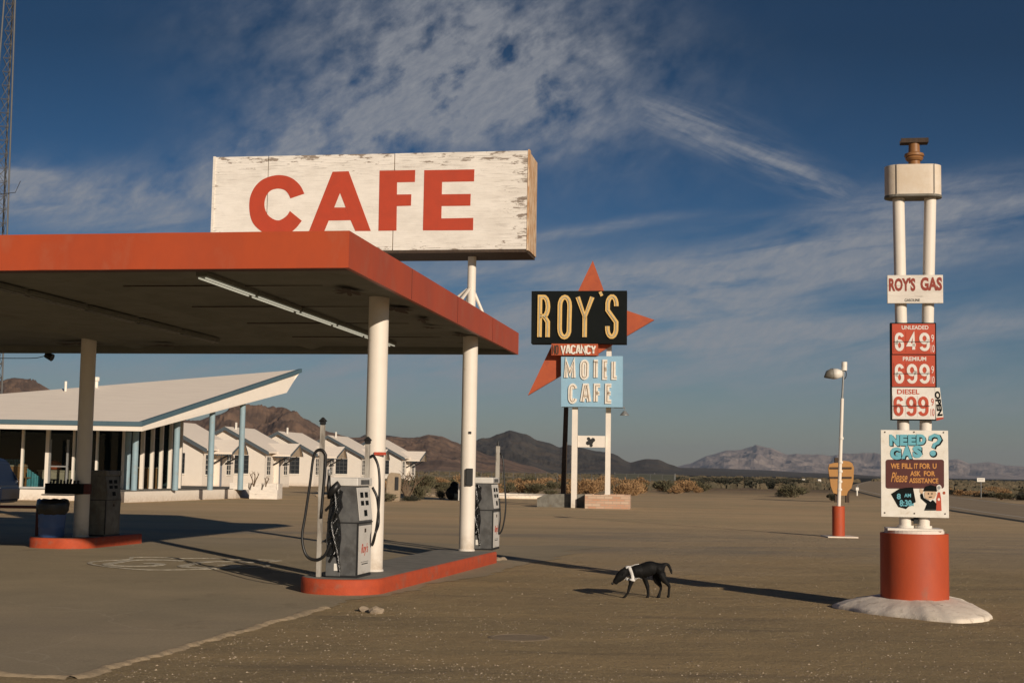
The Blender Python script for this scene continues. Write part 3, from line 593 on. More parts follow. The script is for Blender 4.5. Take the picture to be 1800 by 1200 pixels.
for poly in ([(710, 180), (792, 177), (905, 482), (826, 482), (802, 427), (748, 288)], [(710, 180), (748, 288), (718, 362), (690, 429), (668, 482), (590, 482)], [(718, 362), (776, 362), (802, 427), (690, 429)]):
    prism(bm, [zz(*p) for p in poly], FY - .02, FY - .012)
put('letter', bm, M['sign_red'], cafe)
for polys in ([[(950, 174), (1040, 173), (1036, 480), (944, 481)], [(1040, 173), (1132, 171), (1130, 232), (1039, 234)], [(1038, 296), (1112, 295), (1110, 353), (1037, 355)]],
              [[(1178, 172), (1270, 171), (1264, 479), (1171, 479)], [(1270, 171), (1434, 168), (1432, 229), (1269, 232)], [(1268, 295), (1415, 293), (1413, 353), (1266, 355)], [(1265, 418), (1428, 415), (1427, 478), (1264, 479)]]):
    bm = newbm()
    for p_ in polys: prism(bm, [zz(*p) for p in p_], FY - .02, FY - .012)
    put('letter', bm, M['sign_red'], cafe)
for xo in (0.0, -3.6):
    bm = newbm(); tube(bm, [(xo, 0, ZS + .2), (xo, 0, Z0)], .075, 20); put('support_pole', bm, M['rustpole'] if 'rustpole' in M else M['post'], cafe, smooth=2)
    for dx, dy in ((-.75, .0), (.26, .1), (-.5, 1.2), (-.1, -1.2)):
        bm = newbm(); tube(bm, [(xo + dx * .03, dy * .03, ZT + .52), (xo + dx, dy, ZT - .08)], .028, 6); put('brace', bm, M['post'], cafe)

# ------------------------------------------------------------------ kerbed islands
def island(loc, rz, w, ln, h, label, rf=.45, rb=.1):
    t_ = thing('pump_island', (*loc, 0), rz, label, 'pump island', 'raised pump islands')
    def outline(g_):
        o = []
        for cx_, cy_, r_, a0 in ((w - rf, rf, rf, -90), (w - rb, ln - rb, rb, 0), (rb, ln - rb, rb, 90), (rf, rf, rf, 180)):
            o += [(cx_ + (r_ - g_) * math.cos(R(a0 + 90 * k / 10)), cy_ + (r_ - g_) * math.sin(R(a0 + 90 * k / 10))) for k in range(11)]
        return o
    bm = newbm(); A_, B_, C_ = outline(0), outline(.015), outline(.03)
    rings = [[bm.verts.new((x + .006 * noise.noise(Vector((x * 9, y * 9, z_ * 20))), y, z_)) for x, y in O] for O, z_ in ((A_, 0), (A_, h * .5), (A_, h - .02), (B_, h - .004), (C_, h))]
    n_ = len(A_)
    for P_, Q_ in zip(rings, rings[1:]):
        for k in range(n_): bm.faces.new((P_[k], P_[(k + 1) % n_], Q_[(k + 1) % n_], Q_[k]))
    put('kerb', bm, M['redkerb'], t_, smooth=True)
    bm = newbm(); slab(bm, outline(.03), h - .05, h + .001); put('slab', bm, M['concrete'], t_)
    return t_
IR = -math.atan(.215)
g1 = gr(660, 1019, .2); w1 = 1.10
IF = Fr((g1.x, g1.y, 0), IR); o1 = IF.M @ Vector((-w1, -.12, 0))
isl1 = island((o1.x, o1.y), IR, w1, 7.15, .2, 'long red kerbed concrete island under the two nearest white posts', .5, .05)
g2 = gr(118, 965, 0); IF2 = Fr((g2.x, g2.y, 0), IR); w2 = 1.25; o2 = IF2.M @ Vector((-w2 + .25, 0, 0))
isl2 = island((o2.x, o2.y), IR, w2, 2.55, .2, 'short red kerbed island at the far left with barrel and old pump', .5, .05)

# ------------------------------------------------------------------ fuel pumps
def pump(loc, rz, label, side, face, hose=True, extra=True, s=1.0, tubes=True):
    t_ = thing('fuel_pump', loc, rz, label, 'fuel pump', 'fuel pumps'); t_.scale = (s * .8, s * .9, s)
    Lh = .36                                                     # half length along the island
    prof = [(-.235, .0), (.235, .0), (.25, .68), (.262, .70), (.19, 1.17), (-.19, 1.17), (-.262, .70), (-.25, .68)]
    bm = newbm(); prism(bm, prof, -Lh, Lh); bmesh.ops.bevel(bm, geom=[e_ for e_ in bm.edges], offset=.008, segments=2, affect='EDGES'); put('cabinet', bm, side, t_)
    bm = newbm(); box(bm, -.235, .235, -Lh - .02, Lh + .02, 1.17, 1.275, bev=.012); hd = put('header', bm, face, t_)
    bm = newbm(); box(bm, .236, .240, -Lh * .6, Lh * .6, 1.19, 1.25); put('header_label', bm, M['grey'], hd)
    for sg in (-1, 1):
        bm = newbm()                                             # display face: slants with the cabinet
        def fp(z): return (.262 + (.19 - .262) * (z - .70) / .47) * sg
        v = [bm.verts.new((fp(z) + sg * .006, y, z)) for y, z in ((-Lh + .03, .73), (Lh - .03, .73), (Lh - .03, 1.15), (-Lh + .03, 1.15))]; bm.faces.new(v); 
        r_ = bmesh.ops.extrude_face_region(bm, geom=bm.faces[:]); bmesh.ops.translate(bm, vec=(sg * .008, 0, 0), verts=[q for q in r_['geom'] if isinstance(q, bmesh.types.BMVert)])
        dp = put('display_panel', bm, face, t_)
        for (ya, yb, za, zb_) in ((-.2, -.04, 1.02, 1.09), (.04, .2, 1.02, 1.09), (-.2, -.04, .92, .98), (.04, .2, .92, .98), (-.08, .08, .78, .86)):
            b2 = newbm(); v = [b2.verts.new((fp(z) + sg * .018, y, z)) for y, z in ((ya, za), (yb, za), (yb, zb_), (ya, zb_))]; b2.faces.new(v); put('readout', b2, M['sblack'], dp)
        bm = newbm(); box(bm, *sorted((sg * .237, sg * .256)), -Lh + .015, Lh - .015, .04, .66, bev=.004); lp = put('lower_panel', bm, face, t_)
        bm = newbm(); box(bm, *sorted((sg * .256, sg * .26)), -.03, .05, .57, .62); put('lock_plate', bm, M['brown'], lp)
    if extra:                                                    # red script on the right-hand panel
        bm = newbm(); txt(bm, "Roy's", -.18, .17, .27, .43, 0, .003, .0, .35)
        bmesh.ops.rotate(bm, verts=bm.verts, cent=(0, 0, 0), matrix=Matrix.Rotation(R(90), 3, 'Z')); bmesh.ops.translate(bm, verts=bm.verts, vec=(.258, 0, 0)); put('lettering', bm, M['sign_red'], lp)
        bm = newbm(); box(bm, .2565, .259, -.18, .2, .19, .195); box(bm, .2565, .259, -.14, .18, .16, .172); put('small_print', bm, M['dark'], lp)
    bm = newbm(); box(bm, -.25, .25, -Lh - .02, Lh + .02, 0, .03); put('base_plate', bm, M['dark'], t_)
    bm = newbm(); box(bm, -.268, .268, -Lh - .006, Lh + .006, .692, .708); box(bm, .235, .262, -Lh - .004, -Lh + .012, .04, .69); put('body_seam', bm, M['dark'], t_)
    bm = newbm()                                                 # torn open black end with its valves
    jag = [(-.255, .06)] + [(-.03 + .07 * noise.noise(Vector((zz_ * 1.7, 4, 2))) + .05 * noise.noise(Vector((zz_ * 6, 1, 2))), zz_ * .1) for zz_ in range(1, 12)] + [(-.12, 1.15), (-.20, 1.12), (-.255, .7)]
    prism(bm, jag, -Lh - .022, -Lh - .002)
    for k in range(7): z_ = .2 + k * .13; tube(bm, [(-.2 + .1 * math.sin(k * 2.1), -Lh - .03, z_), (-.12 + .06 * math.sin(k * 3.3), -Lh - .05, z_ + .1), (-.08, -Lh - .03, z_ + .17)], .02, 7)
    tube(bm, smooth_path([(-.14, -Lh - .05, 1.1), (-.1, -Lh - .08, .9), (-.17, -Lh - .06, .7), (-.12, -Lh - .07, .5), (-.06, -Lh - .05, .3), (-.02, -Lh - .04, .08)]), .022, 8)
    if extra: put('torn_side', bm, M['bag'], t_, smooth=False)
    else: bm.free()
    if extra:
        bm = newbm(); box(bm, -.26, -.02, -Lh - .03, -Lh - .003, .02, .26, bev=.006); sp_ = put('lower_cover', bm, M['grey'], t_)
        bm = newbm(); box(bm, -.12, -.03, -Lh - .034, -Lh - .0301, .09, .18); put('sticker', bm, M['letw'], sp_)
    if tubes:
        for (hx, hy, top, cap) in ((-.39, -Lh + .02, 1.95, 1), (.175, Lh - .08, 1.72, 1)):
            bm = newbm(); z0 = 0.0 if hx < 0 else 1.25; box(bm, hx - .035, hx + .035, hy - .035, hy + .035, z0, top, bev=.006); pl = put('hose_mast', bm, M['mastp'], t_)
            bm = newbm(); lathe(bm, [(.03, top), (.055, top + .015), (.05, top + .04), (.075, top + .05), (.04, top + .08), (.015, top + .10)], 6, (hx, hy)); put('mast_cap', bm, M['dark'], pl)
    if hose:
        def hs(pts, nm='hose'):
            b3 = newbm(); tube(b3, smooth_path([(x / .8 if x < 0 else x / .9, y_, z_) for x, y_, z_ in pts], 8), .021, 10); put(nm, b3, M['black'], t_, smooth=True)
        y = -Lh - .02
        hs([(-.29, y, .75), (-.25, y, 1.45), (-.26, y, 1.58), (-.33, y, 1.63), (-.41, y, 1.55), (-.45, y, 1.2), (-.50, y, .8), (-.53, y - .02, .5), (-.47, y - .02, .28), (-.34, y - .02, .22), (-.22, y - .03, .28), (-.14, y - .03, .45)])
        hs([(.20, Lh - .08, 1.55), (.26, Lh - .1, 1.56), (.34, Lh - .12, 1.42), (.37, Lh - .13, 1.15), (.35, Lh - .12, .75), (.30, Lh - .1, .48), (.27, Lh - .1, .40), (.34, Lh - .2, .55), (.36, Lh - .1, .7), (.33, Lh - .1, 1.0), (.25, Lh - .09, 1.15)])
        bm = newbm(); tube(bm, [(-.24, y - .02, 1.30), (-.24, y - .02, 1.16), (-.235, y - .02, 1.0)], [.022, .034, .022], 10); tube(bm, [(-.235, y - .02, 1.02), (-.15, y - .05, 1.12), (-.06, y - .04, 1.20)], [.03, .06, .05], 8); put('nozzle', bm, M['black'], t_, smooth=True)
        bm = newbm(); tube(bm, [(-.24, y - .022, 1.30), (-.24, y - .022, 1.38)], .026, 10); put('coupling', bm, M['ltgrey'], t_, smooth=True)
        bm = newbm()
        ring = [(-.20 + .05 * math.cos(2 * math.pi * k / 16), y - .03, .50 + .11 * math.sin(2 * math.pi * k / 16)) for k in range(17)]; tube(bm, ring, .008, 6); put('cable_coil', bm, M['black'], t_, smooth=True)
    return t_
pp = hz(613, 18.75, .2); pump(pp, IR + R(2), 'grey and white fuel pump with looped black hoses at the near end of the island', M['grey'], M['pumpwhite'])
pp = hz(852, 25.65, .2); pq = pump(pp, IR + R(2), 'grey and white fuel pump beside the second post at the far end of the island', M['grey'], M['pumpwhite'], hose=False, extra=True, tubes=False)
for (nm, pts, r_) in (('hose', [(.20, .26, 1.50), (.24, .24, 1.70), (.33, .22, 1.62), (.38, .2, 1.2), (.42, .2, .75), (.36, .2, .38), (.27, .2, .28), (.30, .2, .55), (.27, .2, .9)], .018),):
    bm = newbm(); tube(bm, smooth_path(pts, 8), r_, 8); put(nm, bm, M['black'], pq, smooth=True)
bm = newbm(); box(bm, .17, .255, .20, .27, 1.27, 1.84, bev=.006); pl = put('hose_mast', bm, M['mastp'], pq)
bm = newbm(); lathe(bm, [(.03, 1.84), (.03, 1.88), (.012, 1.93)], 8, (.212, .235)); put('mast_cap', bm, M['dark'], pl)
pp = hz(180, 28.2, .2); pump(pp, IR + R(2), 'dark weathered old fuel pump in the canopy shade on the far left island', M['pumpdark'], M['pumpdark'], hose=False, extra=False, tubes=False)

# ------------------------------------------------------------------ left island things
bp_ = hz(90, 27.25, .2)
br = thing('waste_barrel', bp_, 0, 'blue waste barrel lined with a black bag beside the shaded post', 'waste bin')
bm = newbm(); lathe(bm, [(.22, 0), (.235, .02), (.24, .18), (.247, .19), (.245, .2), (.25, .36), (.257, .37), (.255, .52), (.24, .53)], 32); put('barrel', bm, M['navy'], br, smooth=True)
bm = newbm(); n_ = 28; rings = []
for r_, z_ in ((.262, .44), (.285, .49), (.29, .55), (.30, .62), (.285, .70), (.24, .72), (.2, .60)):
    rings.append([bm.verts.new(((r_ + .03 * noise.noise(Vector((math.cos(k * .224) * 3, math.sin(k * .224) * 3, z_ * 9)))) * math.cos(2 * math.pi * k / n_), (r_ + .03 * noise.noise(Vector((k * .8, z_ * 7, 1)))) * math.sin(2 * math.pi * k / n_), z_ + .03 * noise.noise(Vector((k * .7, 3, z_))))) for k in range(n_)])
for A_, B_ in zip(rings, rings[1:]):
    for k in range(n_): bm.faces.new((A_[k], A_[(k + 1) % n_], B_[(k + 1) % n_], B_[k]))
bm.faces.new(rings[-1]); put('bin_bag', bm, M['bag'], br, smooth=True)
# shelf of tools strapped to the shaded post
sh = thing('wiper_shelf', (P3.x, P3.y, .2), -th, 'dark red box shelf strapped round the shaded post at waist height', 'shelf')
zs = at(125, 868, 27.4).z - .2
bm = newbm(); box(bm, -.62, .10, -.32, -.15, zs, zs + .20, bev=.01); put('box', bm, M['sblack'], sh)
bm = newbm(); lathe(bm, [(.152, zs), (.165, zs + .01), (.165, zs + .19), (.152, zs + .2)], 28); put('strap', bm, M['dred'], sh, smooth=2)
bm = newbm()
for i in range(9): x = -.55 + i * .07; tube(bm, [(x, -.24 + .03 * math.sin(i * 5), zs + .15), (x + .01, -.24, zs + .24 + .05 * abs(math.sin(i * 2.3)))], .022, 8)
put('bottles', bm, M['dark'], sh)
bm = newbm(); box(bm, -.66, -.1, -.36, -.12, zs - .03, zs - .006); put('shelf_board', bm, M['white'], sh)
# picnic bench at the left edge
bp_ = gr(28, 958, 0); be = thing('picnic_bench', (bp_.x, bp_.y + .6, 0), R(4), 'dark red wooden bench at the left edge in the canopy shade', 'bench')
for k in range(3):
    bm = newbm(); box(bm, -1.6, .42, -.2 + k * .15, -.07 + k * .15, .70, .75, bev=.006); put('plank', bm, M['dred'], be)
for x in (.25, -1.3):
    bm = newbm(); box(bm, x - .05, x + .05, -.17, -.09, 0, .70); box(bm, x - .05, x + .05, .13, .21, 0, .70); box(bm, x - .04, x + .04, -.087, .128, .3, .38); put('leg', bm, M['dred'], be)
# car at the left edge (rear end)
cp = gr(20, 890, 0)
car = thing('parked_car', (cp.x - 2.3, 44, 0), R(0), 'dark blue car parked behind the left island, only its tail showing', 'car')
xr = hz(19, 44, .8).x - (cp.x - 2.3)
bm = newbm(); side = [(xr, .42), (xr + .01, .85), (xr - .12, 1.0), (xr - .38, 1.62), (xr - .6, 1.74), (xr - 2.2, 1.76), (xr - 3.0, 1.15), (xr - 4.3, 1.0), (xr - 4.5, .7), (xr - 4.4, .38), (xr - .1, .36)]
prism(bm, side, -.85, .85); bmesh.ops.bevel(bm, geom=bm.edges[:], offset=.06, segments=3, affect='EDGES'); put('body', bm, M['carblue'], car, smooth=2)
bm = newbm(); prism(bm, [(xr - .5, 1.08), (xr - .72, 1.62), (xr - 2.1, 1.64), (xr - 2.75, 1.12)], -.865, -.855); put('side_window', bm, M['pane'], car)
for x in (xr - .95, xr - 3.6):
    for y in (-.78, .78):
        bm = newbm(); tube(bm, [(x, y - .11, .34), (x, y + .11, .34)], .34, 24); wh = put('wheel', bm, M['black'], car, smooth=2)
        bm = newbm(); tube(bm, [(x, y - .12, .34), (x, y - .112, .34)], .2, 16); put('rim', bm, M['ltgrey'], wh)

# ------------------------------------------------------------------ painted shield on the paving
sp_ = gr(320, 990, .009); bm = newbm(); zc = .0265
def flat(bm, pts, w_, closed=False):
    b_ = newbm(); ribbon(b_, pts, w_, 0, .003, closed)
    bmesh.ops.rotate(b_, verts=b_.verts, cent=(0, 0, 0), matrix=Matrix.Rotation(R(-90), 3, 'X'))
    me = bpy.data.meshes.new('x'); b_.to_mesh(me); b_.free(); bm.from_mesh(me); bpy.data.meshes.remove(me)
shl = [(-1.3, 1.2), (-.9, 1.35), (-.45, 1.2), (0, 1.4), (.45, 1.2), (.9, 1.35), (1.3, 1.2), (1.15, .6), (1.45, 0), (1.3, -.6), (.7, -1.2), (0, -1.55), (-.7, -1.2), (-1.3, -.6), (-1.45, 0), (-1.15, .6)]
shl = [(x, y) for x, y, _ in [tuple(v) for v in smooth_path([(x, y, 0) for x, y in shl + shl[:1]], 3)[:-1]]]
flat(bm, shl, .07, True)
for ox in (-.62, .62):
    flat(bm, [(ox + .42, .62)] + arc(ox, .3, .42, .42, 60, 180, 6) + [(ox - .42, -.4)] + arc(ox, -.5, .42, .38, 180, 440, 12), .17)
t_ = bmesh.ops.translate(bm, verts=bm.verts, vec=(0, 0, 0))
for v in bm.verts: v.co.z = .004 if v.co.z > .001 or v.co.z < -.001 else 0
o = put('painted_shield', bm, M['paintw'], None, label='faded route shield with a 66 painted on the forecourt paving', cat='road marking'); o.location = (sp_.x, sp_.y, .0125); o.rotation_euler = (0, 0, R(-6))

# ------------------------------------------------------------------ gas price pylon
D = 17.3; GB = hz(1608, D, 0); GF = Fr((GB.x, GB.y, 0), -th)
# concrete mound
bm = newbm(); n_ = 48; tip = [(gr(px, py, 0)) for px, py in ((1475, 1070), (1530, 1079), (1600, 1087), (1655, 1093), (1700, 1095), (1743, 1089), (1725, 1075), (1690, 1062), (1640, 1048))]
tip = [Vector((p.x, p.y)) for p in tip] + [Vector((GB.x + .9, GB.y + .7)), Vector((GB.x + .3, GB.y + 1.0)), Vector((GB.x - .4, GB.y + .9)), Vector((GB.x - .9, GB.y + .4))]
ol = [(v.x, v.y) for v in smooth_path([(p.x, p.y, 0) for p in tip + tip[:1]], 6)[:-1]]
rings = []
for f_, z_ in ((1.0, -.01), (.99, .03), (.95, .055), (.82, .105), (.55, .16), (.2, .172)):
    rings.append([bm.verts.new((GB.x + (x - GB.x) * f_ + .05 * noise.noise(Vector((x * 6, y * 6, z_))), GB.y + (y - GB.y) * f_, z_ + (.018 * noise.noise(Vector((x * 3, y * 3, f_ * 4))) if z_ > 0 else 0))) for x, y in ol])
n_ = len(ol)
for A_, B_ in zip(rings, rings[1:]):
    for k in range(n_): bm.faces.new((A_[k], A_[(k + 1) % n_], B_[(k + 1) % n_], B_[k]))
bm.faces.new(rings[-1]); put('concrete_footing', bm, M['mound'], None, smooth=True, label='rough whitewashed concrete mound under the gas price sign', cat='footing')
py_ = thing('gas_price_sign', GB, -th, 'tall twin pole gas price sign on a red drum beside the highway', 'sign')
zd0 = .14; zd1 = GF.p(1608, 938.5, -.39)[1]
bm = newbm(); lathe(bm, [(.40, zd0), (.40, zd0 + .3), (.40, zd1)], 64); put('drum', bm, M['red'], py_, smooth=2)
bm = newbm(); lathe(bm, [(.35, zd1), (.35, zd1 + .035)], 40); box(bm, -.33, .31, -.25, .25, zd1 + .036, zd1 + .06); put('base_plate', bm, M['white'], py_)
def gp(px, py, y0=0): x, z = GF.p(px, py, y0); return Vector((x, y0, z))
for a_, b_ in (((1591.5, 938), (1579, 335)), ((1623.5, 938), (1635.5, 335))):
    A_ = gp(*a_); B_ = gp(*b_); A_.z = zd1 + .05
    bm = newbm(); tube(bm, [A_, A_.lerp(B_, .5), B_], .072, 24); pl = put('pole', bm, M['post'], py_, smooth=2)
    bm = newbm(); tube(bm, [A_, A_ + Vector((0, 0, .04))], .10, 20); put('flange', bm, M['white'], pl, smooth=2)
bm = newbm(); A_ = gp(1596, 915, -.06); box(bm, A_.x, A_.x + .16, -.03, .03, A_.z, A_.z + .03); box(bm, A_.x + .07, A_.x + .12, -.06, .0, A_.z - .03, A_.z + .09); put('clamp', bm, M['dark'], py_)
# top box: rounded ends
def stad(bm, hw, hd, z0, z1, cx_=0):
    o = [(cx_ + (hw - hd) + hd * math.cos(R(-90 + 180 * k / 12)), hd * math.sin(R(-90 + 180 * k / 12))) for k in range(13)] + [(cx_ - (hw - hd) + hd * math.cos(R(90 + 180 * k / 12)), hd * math.sin(R(90 + 180 * k / 12))) for k in range(13)]
    slab(bm, o, z0, z1)
A_ = gp(1557, 344, -.15); B_ = gp(1657, 288, -.15)
bm = newbm(); stad(bm, (B_.x - A_.x) / 2, .17, A_.z, B_.z, (A_.x + B_.x) / 2); cb_ = put('cap_box', bm, M['rustwhite2'], py_, smooth=2)
bm = newbm(); stad(bm, (B_.x - A_.x) / 2 + .006, .176, A_.z - .012, A_.z + .015, (A_.x + B_.x) / 2); put('cap_rim', bm, M['pumpdark'], cb_)
cxm = (A_.x + B_.x) / 2; w_ = B_.x - A_.x
bm = newbm(); box(bm, cxm + .24, cxm + .335, -.145, -.14 + .2, A_.z + .02, B_.z - .005); bm.free()
bm = newbm()
for xx in (-.215, .235): box(bm, cxm + xx, cxm + xx + .006, -.173, -.168, A_.z + .02, B_.z)
put('panel_seam', bm, M['dark'], cb_)
zt = B_.z; fx_ = gp(1607, 280, 0).x; s_ = .00692
bm = newbm(); lathe(bm, [(.075, zt), (.075, zt + .04), (.07, zt + .045), (.07, zt + .07), (.09, zt + .075), (.11, zt + .10), (.10, zt + .12), (.12, zt + .13), (.115, zt + .16), (.07, zt + .18), (.065, zt + .29)], 28, (fx_, 0)); put('finial', bm, M['rust'] if 'rust' in M else M['wood'], py_, smooth=2)
bm = newbm(); box(bm, fx_ - .165, fx_ + .165, -.08, .08, zt + .29, zt + .30); box(bm, fx_ - .165, fx_ + .165, -.08, -.07, zt + .3, zt + .345); box(bm, fx_ - .165, fx_ + .165, .07, .08, zt + .3, zt + .345); put('top_channel', bm, M['brown'], py_)
# panels
def panel(nm, x0, y0, x1, y1, yf, mt_, mside=None, thk=.05):
    A_ = GF.p(x0, y1, yf); B_ = GF.p(x1, y0, yf); bm = newbm(); box(bm, A_[0], B_[0], yf, yf + thk, A_[1], B_[1], bev=.004); return put(nm, bm, mt_, py_)
def let(nm, items, m_, par, yf, **k):
    bm = newbm()
    for s__, x0, y0, x1, y1 in items: ftxt(bm, GF, s__, x0, y0, x1, y1, yf, th=.003, **k)
    return put(nm, bm, m_, par)
yf = -.14
pn = panel('name_panel', 1560, 483, 1657.5, 533, yf, M['wood_white'])
let('lettering', [("ROY'S", 1562.5, 488, 1609, 512), ("GAS", 1618, 487, 1656, 511)], mat('faded_maroon_letter', (.30, .055, .035), .7), pn, yf, off=.045)
let('small_lettering', [("GASOLINE", 1590, 525, 1617, 530)], M['dark'], pn, yf, off=.01)
pr = panel('price_board', 1566, 567, 1645.5, 738, yf, M['sblack'], thk=.08)
def sub(par, nm, x0, y0, x1, y1, yf_, m_):
    A_ = GF.p(x0, y1, yf_); B_ = GF.p(x1, y0, yf_); bm = newbm(); box(bm, A_[0], B_[0], yf_, yf_ + .006, A_[1], B_[1]); return put(nm, bm, m_, par)
for i, (y0, y1, nm, ca, cd, num) in enumerate(((569, 622, 'UNLEADED', 'pricered', 'pw', '649'), (624, 679, 'PREMIUM', 'pricered', 'pw', '699'), (681, 736, 'DIESEL', 'pw', 'pricered', '699'))):
    rw = sub(pr, 'price_row', 1568.5, y0, 1643.5, y1, yf - .006, M[ca]); yq = yf - .006
    tx = {0: (1585, 1632), 1: (1587, 1628), 2: (1577, 1616)}[i]
    let('row_title', [(nm, tx[0], y0 + 3, tx[1], y0 + 10 + (1.5 if i == 2 else 0))], M[cd], rw, yq, off=.02)
    dx = ((1573, 1590), (1594, 1613), (1616, 1635)) if i < 2 else ((1571, 1589), (1593, 1612), (1614, 1633))
    for (xa, xb), ch in zip(dx, num):
        fl = sub(rw, 'digit_tile', xa - 1.5, y0 + 14, xb + 1, y1 - 3, yq - .004, M[ca]); 
        ga = GF.p(xa, y1 - 5, yq); gb = GF.p(xb - 1, y0 + 15.5, yq); bm = newbm(); glyph(bm, ch, ga[0] + .018, gb[0] - .018, ga[1] + .018, gb[1] - .018, .036, yq - .009, yq - .005); put('digit', bm, M[cd], fl)
        sub(fl, 'fold_line', xa - 1.5, (y0 + y1) / 2 + 4.4, xb + 1, (y0 + y1) / 2 + 5.3, yq - .012, M['dark'])
    let('fraction', [('9', 1637, y0 + 19, 1641.5, y0 + 32), ('10', 1636, y0 + 37, 1642.5, y0 + 50)], M[cd], rw, yq, off=.0)
nb = panel('notice_board', 1549, 756.5, 1666.5, 907.5, yf, M['letw'], thk=.03)
def zp(x, y): return (1500 + x / 3.2423, 740 + y / 3.2423)
def poly(par, nm, pts, m_, k=0):
    bm = newbm(); prism(bm, [GF.p(*zp(*p), yf) for p in pts], yf - .003 - k * .0025, yf - .0005); return put(nm, bm, m_, par)
def zlet(nm, items, m_, par, k, **kw):
    bm = newbm()
    for s__, x0, y0, x1, y1 in items: a_ = zp(x0, y0); b_ = zp(x1, y1); ftxt(bm, GF, s__, a_[0], a_[1], b_[0], b_[1], yf - k * .003, th=.003, **kw)
    return put(nm, bm, m_, par)
hw_ = [("N", 206, 76, 262, 140), ("E", 266, 76, 308, 138), ("E", 312, 76, 356, 136), ("D", 360, 74, 412, 134), ("G", 210, 148, 272, 218), ("A", 274, 140, 336, 214), ("S", 338, 138, 392, 208)]
zlet('headline_shadow', [(s, a + 5, b + 5, c + 5, d + 5) for s, a, b, c, d in hw_], M['sblack'], nb, 0, off=.10)
zlet('headline', hw_, M['cyan'], nb, 1, off=.07)
for nm_, m_, wd_, o_, k_ in (('question_mark_shadow', 'sblack', 26, 4, .0005), ('question_mark', 'cyan', 17, 0, .004)):
    qm = [(436, 108), (440, 90), (460, 80), (484, 86), (493, 104), (482, 122), (462, 132), (454, 152)]; bm = newbm()
    ribbon(bm, [GF.p(*zp(x + o_, y + o_), yf) for x, y in qm], wd_ * .00213, yf - k_ - .003, yf - k_)
    c_ = GF.p(*zp(453 + o_, 182 + o_), yf); r_ = (wd_ / 2 + 8) * .00213; prism(bm, [(c_[0] + r_ * math.cos(k * .52), c_[1] + r_ * math.sin(k * .52)) for k in range(12)], yf - k_ - .003, yf - k_); put(nm_, bm, M[m_], nb)
def rrect(x0, y0, x1, y1, r_): 
    o = []
    for cx_, cy_, a0 in ((x1 - r_, y0 + r_, -90), (x1 - r_, y1 - r_, 0), (x0 + r_, y1 - r_, 90), (x0 + r_, y0 + r_, 180)): o += [(cx_ + r_ * math.cos(R(a0 + 18 * k)), cy_ + r_ * math.sin(R(a0 + 18 * k))) for k in range(6)]
    return o
mp_ = poly(nb, 'maroon_panel', rrect(184, 218, 517, 383, 14), M['maroon'], 0)
zlet('slogan', [("WE", 213, 240, 262, 270), ("FILL", 276, 240, 336, 270), ("IT", 346, 240, 368, 270), ("FOR", 378, 240, 438, 270), ("U", 452, 240, 474, 270), ("ASK", 324, 284, 384, 312), ("FOR", 402, 284, 466, 312), ("ASSISTANCE", 318, 325, 484, 351)], M['orl'], mp_, 1, off=.03)
zlet('script_word', [("Please", 214, 292, 308, 346)], M['orl'], mp_, 1, off=.01, shear=.4)
ck = poly(nb, 'clock_card', [(214, 414), (262, 384), (300, 378), (340, 376), (356, 460), (322, 480), (300, 500), (280, 494), (256, 488)], M['sblack'], 0)
zlet('hours', [("8", 248, 412, 270, 444), ("AM", 290, 412, 328, 432), ("8:30", 264, 448, 332, 484), ("PM", 318, 466, 344, 482)], M['cyan'], ck, 1, off=.03)
at_ = poly(nb, 'attendant_picture', [(404, 508), (418, 470), (384, 440), (380, 420), (392, 400), (402, 436), (428, 450), (455, 448), (475, 470), (470, 508)], M['sblack'], 0)
poly(at_, 'face', [(404, 410), (412, 396), (466, 396), (474, 415), (462, 440), (432, 448), (408, 436)], M['skin'], 1)
poly(at_, 'cap', [(398, 398), (410, 372), (440, 362), (474, 372), (476, 400)], M['sblack'], 2)
for ex in (428, 448): poly(at_, 'eye', [(ex + 3 * math.cos(k * .785), 412 + 5 * math.sin(k * .785)) for k in range(8)], M['sblack'], 3)
poly(at_, 'mouth', [(430, 430), (446, 428), (450, 432), (434, 435)], M['sblack'], 3)
poly(at_, 'collar', [(426, 448), (450, 447), (440, 458)], M['pw'], 2)
poly(at_, 'hand', [(378, 402), (380, 384), (394, 386), (398, 404), (390, 414)], M['skin'], 1)
poly(at_, 'trousers', [(406, 508), (470, 508), (470, 500), (406, 500)], M['dark'], 1)
pm = poly(nb, 'pump_picture', [(472, 510), (473, 440), (482, 404), (494, 404), (500, 440), (503, 510)], M['pricered'], 0)
poly(pm, 'globe', [(488 + 15 * math.cos(k * .52), 378 + 17 * math.sin(k * .52)) for k in range(12)], M['pw'], 1)
poly(pm, 'globe_ring', [(488 + 9 * math.cos(k * .52), 378 + 10 * math.sin(k * .52)) for k in range(12)], M['ltgrey'], 2)
poly(pm, 'dial', [(487 + 7 * math.cos(k * .52), 445 + 8 * math.sin(k * .52)) for k in range(12)], M['pw'], 1)
poly(nb, 'small_badge', [(517 + 8 * math.cos(k * .52), 408 + 9 * math.sin(k * .52)) for k in range(12)], M['starred'], 0)
for bx, by in ((180, 62), (346, 62), (514, 64), (179, 521), (348, 525), (523, 527)):
    poly(nb, 'bolt', [(bx + 4.5 * math.cos(k * .785), by + 4.5 * math.sin(k * .785)) for k in range(8)], M['brown'], 1)
